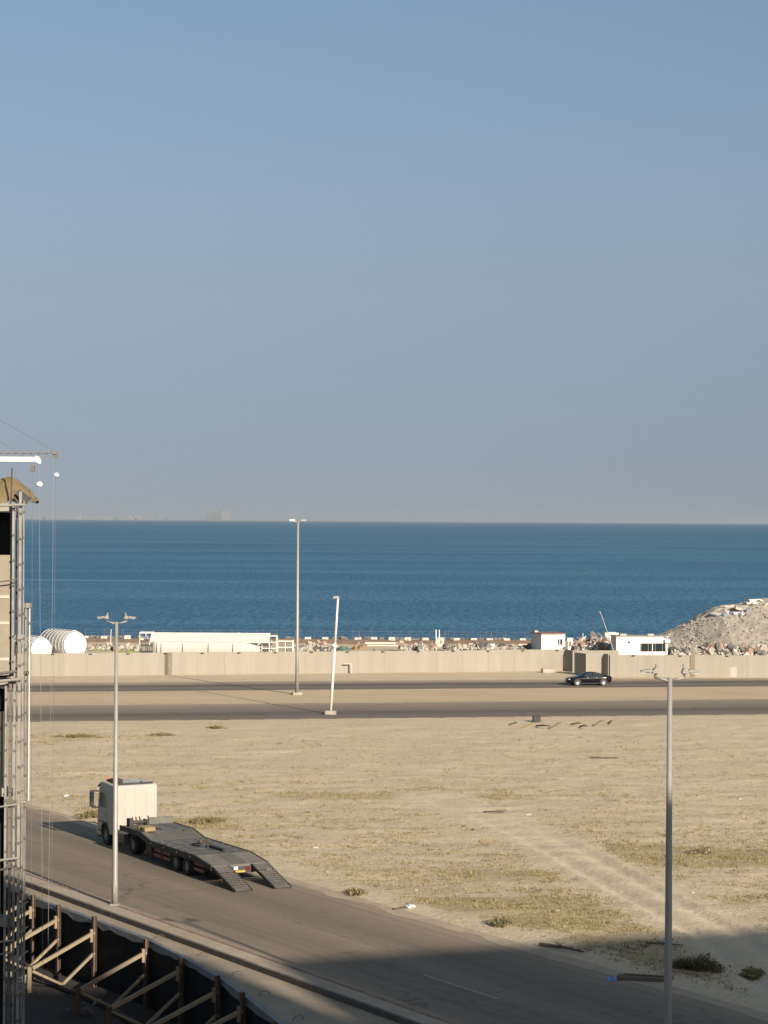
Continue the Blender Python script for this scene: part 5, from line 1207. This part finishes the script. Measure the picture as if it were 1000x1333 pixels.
def bag(label, x, y, mat, s):
    g = gp(x, y); g.z = float(ground_z(np.array([g.x]), np.array([g.y]))[0]); b = bmesh.new(); bmesh.ops.create_icosphere(b, subdivisions=3, radius=s)
    for v in b.verts: v.co *= 1 + .35 * mnoise.noise(v.co * 4 / s * .5); v.co.z = max(-.02, v.co.z * .55 + .1 * s)
    m = bpy.data.meshes.new('plastic_bag'); b.to_mesh(m); b.free(); o = put('plastic_bag', m, mat); o.location = g; tag(o, label, 'bag')
bag('crumpled blue plastic bag at the shaded roadside', 801, 1275, M['bluebag'], .26); bag('crumpled white plastic bag on the road verge', 537, 1183, M['whitebag'], .24)
bag('small white bag lying by the scaffolding foot of the lot', 88, 1039, M['whitebag'], .2)
for i, (x, y, s) in enumerate(((413, 1104, .28), (429, 1137, .3), (728, 1189, .22), (545, 1160, .18), (508, 1143, .2), (690, 1062, .3), (965, 1040, .35), (612, 1108, .15), (905, 1161, .25))):
    g = gp(x, y); g.z = float(ground_z(np.array([g.x]), np.array([g.y]))[0]); o = bpy.data.objects.new('stone', CHUNKS[3]); C.objects.link(o); o.location = g; o.scale = (s * 1.3, s * 1.0, s * .8); o.rotation_euler.z = i * 1.3
    tag(o, ['pale stone lying farthest left, near the trailer ramps', 'pale stone just right of the trailer ramp ends', 'pale stone beside the lower end of the tyre track', 'small pale stone above the white plastic bag', 'small pale stone upper right of the trailer ramps', 'pale stone beside the dark broken board', 'pale stone farthest right on the open lot', 'smallest pale stone in the middle of the lot', 'pale stone just right of the right lamp pole'][i], 'stone', 'pale stones on the lot')

def leaf_mat(name, c0, c1):
    m, nt, b = nodes(name); v = wpos(nt)
    at = N(nt, 'ShaderNodeAttribute'); at.attribute_name = 'tint'
    c = ramp(nt, at.outputs['Fac'], [(0.0, c0), (1.0, c1)])
    nt.links.new(c, b.inputs['Base Color']); b.inputs['Roughness'].default_value = .9; b.inputs['Specular IOR Level'].default_value = .1
    return m
M['grass'] = leaf_mat('dry grass', (0.11, 0.09, 0.04), (0.33, 0.265, 0.135))
M['shrub'] = leaf_mat('dusty shrub leaves', (0.07, 0.065, 0.03), (0.19, 0.16, 0.08))
M['weed'] = leaf_mat('olive weeds', (0.115, 0.10, 0.05), (0.27, 0.225, 0.125))
def blades(name, P, nb, hgt, spread, lean, mat, wid=.025, tintf=None, seed=0):
    r = np.random.default_rng(seed); n = len(P); T = n * nb
    base = np.repeat(P, nb, 0); h = np.repeat(hgt, nb) * r.uniform(.5, 1.15, T); sp = np.repeat(spread, nb)
    a = r.uniform(0, 2 * np.pi, T); rad = sp * np.sqrt(r.random(T))
    bx, by = base[:, 0] + rad * np.cos(a), base[:, 1] + rad * np.sin(a)
    a2 = a + r.normal(0, .8, T); ln = lean * h * r.uniform(.3, 1.3, T); w = wid * r.uniform(.6, 1.5, T)
    px_, py_ = -np.sin(a2) * w, np.cos(a2) * w
    v0 = np.stack([bx - px_, by - py_, base[:, 2] - .02], 1); v1 = np.stack([bx + px_, by + py_, base[:, 2] - .02], 1)
    v2 = np.stack([bx + np.cos(a2) * ln, by + np.sin(a2) * ln, base[:, 2] + h], 1)
    V = np.stack([v0, v1, v2], 1).reshape(-1, 3)
    m = bpy.data.meshes.new(name); m.vertices.add(3 * T); m.vertices.foreach_set('co', V.ravel())
    m.loops.add(3 * T); m.loops.foreach_set('vertex_index', np.arange(3 * T, dtype=np.int32)); m.polygons.add(T)
    m.polygons.foreach_set('loop_start', np.arange(0, 3 * T, 3, dtype=np.int32)); m.polygons.foreach_set('loop_total', np.full(T, 3, np.int32)); m.update(calc_edges=True)
    t = np.clip(np.repeat(r.random(n), nb) * .7 + r.random(T) * .3, 0, 1)
    m.attributes.new('tint', 'FLOAT', 'FACE').data.foreach_set('value', t.astype(np.float32))
    return put(name, m, mat)
cnt = 150000
gx = rng.uniform(-34, 42, cnt); gy = rng.uniform(78, 182, cnt)
wf = weed_field(gx, gy); cl = fbm(gx * .35 + 9, gy * .6 + 2, .62); s_, n_ = to_sn(gx, gy)
keep = (n_ > FAR_N + .6) & (np.abs(gx) < gy * .2 + 4) & (rng.random(cnt) < np.clip(wf * sstep(.36, .62, cl) * .95 + wf * .16, 0, 1))
gx, gy = gx[keep], gy[keep]
P = np.stack([gx, gy, ground_z(gx, gy)], 1)
hg = rng.uniform(.03, .11, len(P)) * (1 + 1.6 * (rng.random(len(P)) > .95))
tag(blades('dry_grass', P, 7, hg, rng.uniform(.10, .32, len(P)), .7, M['grass'], .022, seed=3), 'low dry yellowish grass tufts spread over the sandy lot', 'grass', kind='stuff')
# gravel specks
gn = 9000; gx = rng.uniform(-34, 42, gn); gy = rng.uniform(78, 185, gn); s_, n_ = to_sn(gx, gy); kk = (n_ > FAR_N + .3) & (np.abs(gx) < gy * .2 + 4); gx, gy = gx[kk], gy[kk]; gz = ground_z(gx, gy)
gb = MB()
for x, y, z in zip(gx, gy, gz):
    k = random.uniform(.015, .05) * (1 if random.random() < .98 else 2.0); a = random.random() * 6
    c_, s__ = math.cos(a) * k, math.sin(a) * k
    gb.add([(x + c_, y + s__, z - .02), (x - s__, y + c_, z - .02), (x - c_, y - s__, z - .02), (x + s__, y - c_, z - .02), (x, y, z + k * .9)], [(0, 1, 4), (1, 2, 4), (2, 3, 4), (3, 0, 4)])
tag(gb.build('gravel', ROCKS[0], None, fix=False), 'pale gravel specks strewn over the sandy lot', 'gravel', kind='stuff')

def shrub(label, x, y, w, h, mat='weed', nb=700, seed=1, group=None):
    g = gp(x, y); g.z = float(ground_z(np.array([g.x]), np.array([g.y]))[0]); e = empty('shrub', g, label, 'shrub', 0, group)
    r = np.random.default_rng(seed); k = 26
    t = r.random(k); P = np.stack([r.normal(0, w * .42, k), r.normal(0, .25, k), np.zeros(k)], 1)
    hh = h * np.clip(1.15 - np.abs(P[:, 0] / w) * .9, .25, 1.2) * r.uniform(.6, 1.1, k)
    nb_ = nb // k
    o = blades('foliage', P, nb_, hh, np.full(k, .22), .8, M[mat], .022, seed=seed); o.parent = e
    T = 700; q = r.integers(0, k, T); V = []; F = []
    mb = MB()
    for i in range(T):
        c = P[q[i]] + r.normal(0, 1, 3) * (.16, .16, 0); c[2] = hh[q[i]] * r.uniform(.15, .95); s = r.uniform(.02, .06); d = r.normal(0, 1, (3, 3)) * s
        mb.add([c + d[0], c + d[1], c + d[2]], [(0, 1, 2)])
    lf = mb.build('leaves', M[mat], e, fix=False); lf.data.attributes.new('tint', 'FLOAT', 'FACE').data.foreach_set('value', r.random(T).astype(np.float32))
    st_ = MB()
    for i in range(10): st_.tube((P[i][0] * .3, P[i][1] * .3, -.03), (P[i][0], P[i][1], hh[i] * .8), .02, .006, 5)
    st_.build('stems', M['twig'], e)
shrub('dark dense low shrub in shadow right of the lamp', 911, 1261, .95, .55, 'shrub', seed=2, nb=1600)
shrub('small dark shrub beside the tyre track at right edge', 983, 1267, .35, .25, seed=3)
pass; shrub('small twiggy shrub near the road verge by a dry branch', 657, 1207, .25, .35, seed=5)
shrub('low green tuft at road edge right of trailer ramps', 466, 1164, .35, .2, seed=6); shrub('darker tuft among grass at right beyond the track', 913, 1112, .7, .22, seed=7)
shrub('tuft pair in pale grass behind trailer deck', 283, 1070, .55, .3, seed=8); shrub('small round tuft in pale grass behind trailer neck', 261, 1071, .3, .3, seed=9)
shrub('olive weed patch on sand left of lamp, near coast road', 105, 960, 2.6, .28, seed=10, nb=1500, mat='weed'); shrub('thin weed streak on sand right of lamp', 212, 957, 1.4, .22, seed=11); shrub('thin weed streak on sand near the leaning pole side', 284, 948.5, .9, .22, seed=12)
pass; pass; pass
shrub('small weed tuft beside left verge behind the truck cab', 119, 1065, .8, .4, seed=16); pass

# ------------------------------------------------------------------ towers behind the camera (they cast the foreground shade)
def tower(label, o, rz, w, d, h):
    e = empty('apartment_tower', o, label, 'building', rz)
    MB().box((w / 2, -d / 2, h / 2), (w, d, h)).build('wall', M['tower'], e)
    wm = MB().box((0, 0, 0), (1.5, .08, 1.5)).mesh('window'); wm.materials.append(M['glass'])
    n = int(w / 5)
    for f in range(int(h / 3.4) - 1):
        for i in range(n): share('window', wm, e, (w * (i + .5) / n, .03, 4.4 + f * 3.4))
    MB().box((w / 2, -d / 2, h + .02), (w * .4, d * .5, .04)).build('roof_slab', M['concrete'], e)
TB_h = 37.6
tower('tan apartment tower holding the viewpoint, its shade over the pit', (-26, -1.6, -.2), 0, 69.5, 16, 38.2)
tower('tan apartment tower at right, shading the road', (45.6, -1.6, -.2), math.atan2(6.1, 16.84), 60, 16, 37.6)

# ------------------------------------------------------------------ haze
hz_ = MB().box((0, 29500, 98), (61000, 61200, 212)).build('haze', None)
hm = bpy.data.materials.new('haze'); hm.use_nodes = True; nt = hm.node_tree; nt.nodes.clear()
out = nt.nodes.new('ShaderNodeOutputMaterial'); pv = nt.nodes.new('ShaderNodeVolumePrincipled')
pv.inputs['Color'].default_value = (0.40, 0.45, 0.50, 1); pv.inputs['Density'].default_value = 2.5e-5; pv.inputs['Anisotropy'].default_value = 0.0
nt.links.new(pv.outputs[0], out.inputs['Volume']); hz_.data.materials.append(hm); tag(hz_, kind='stuff')
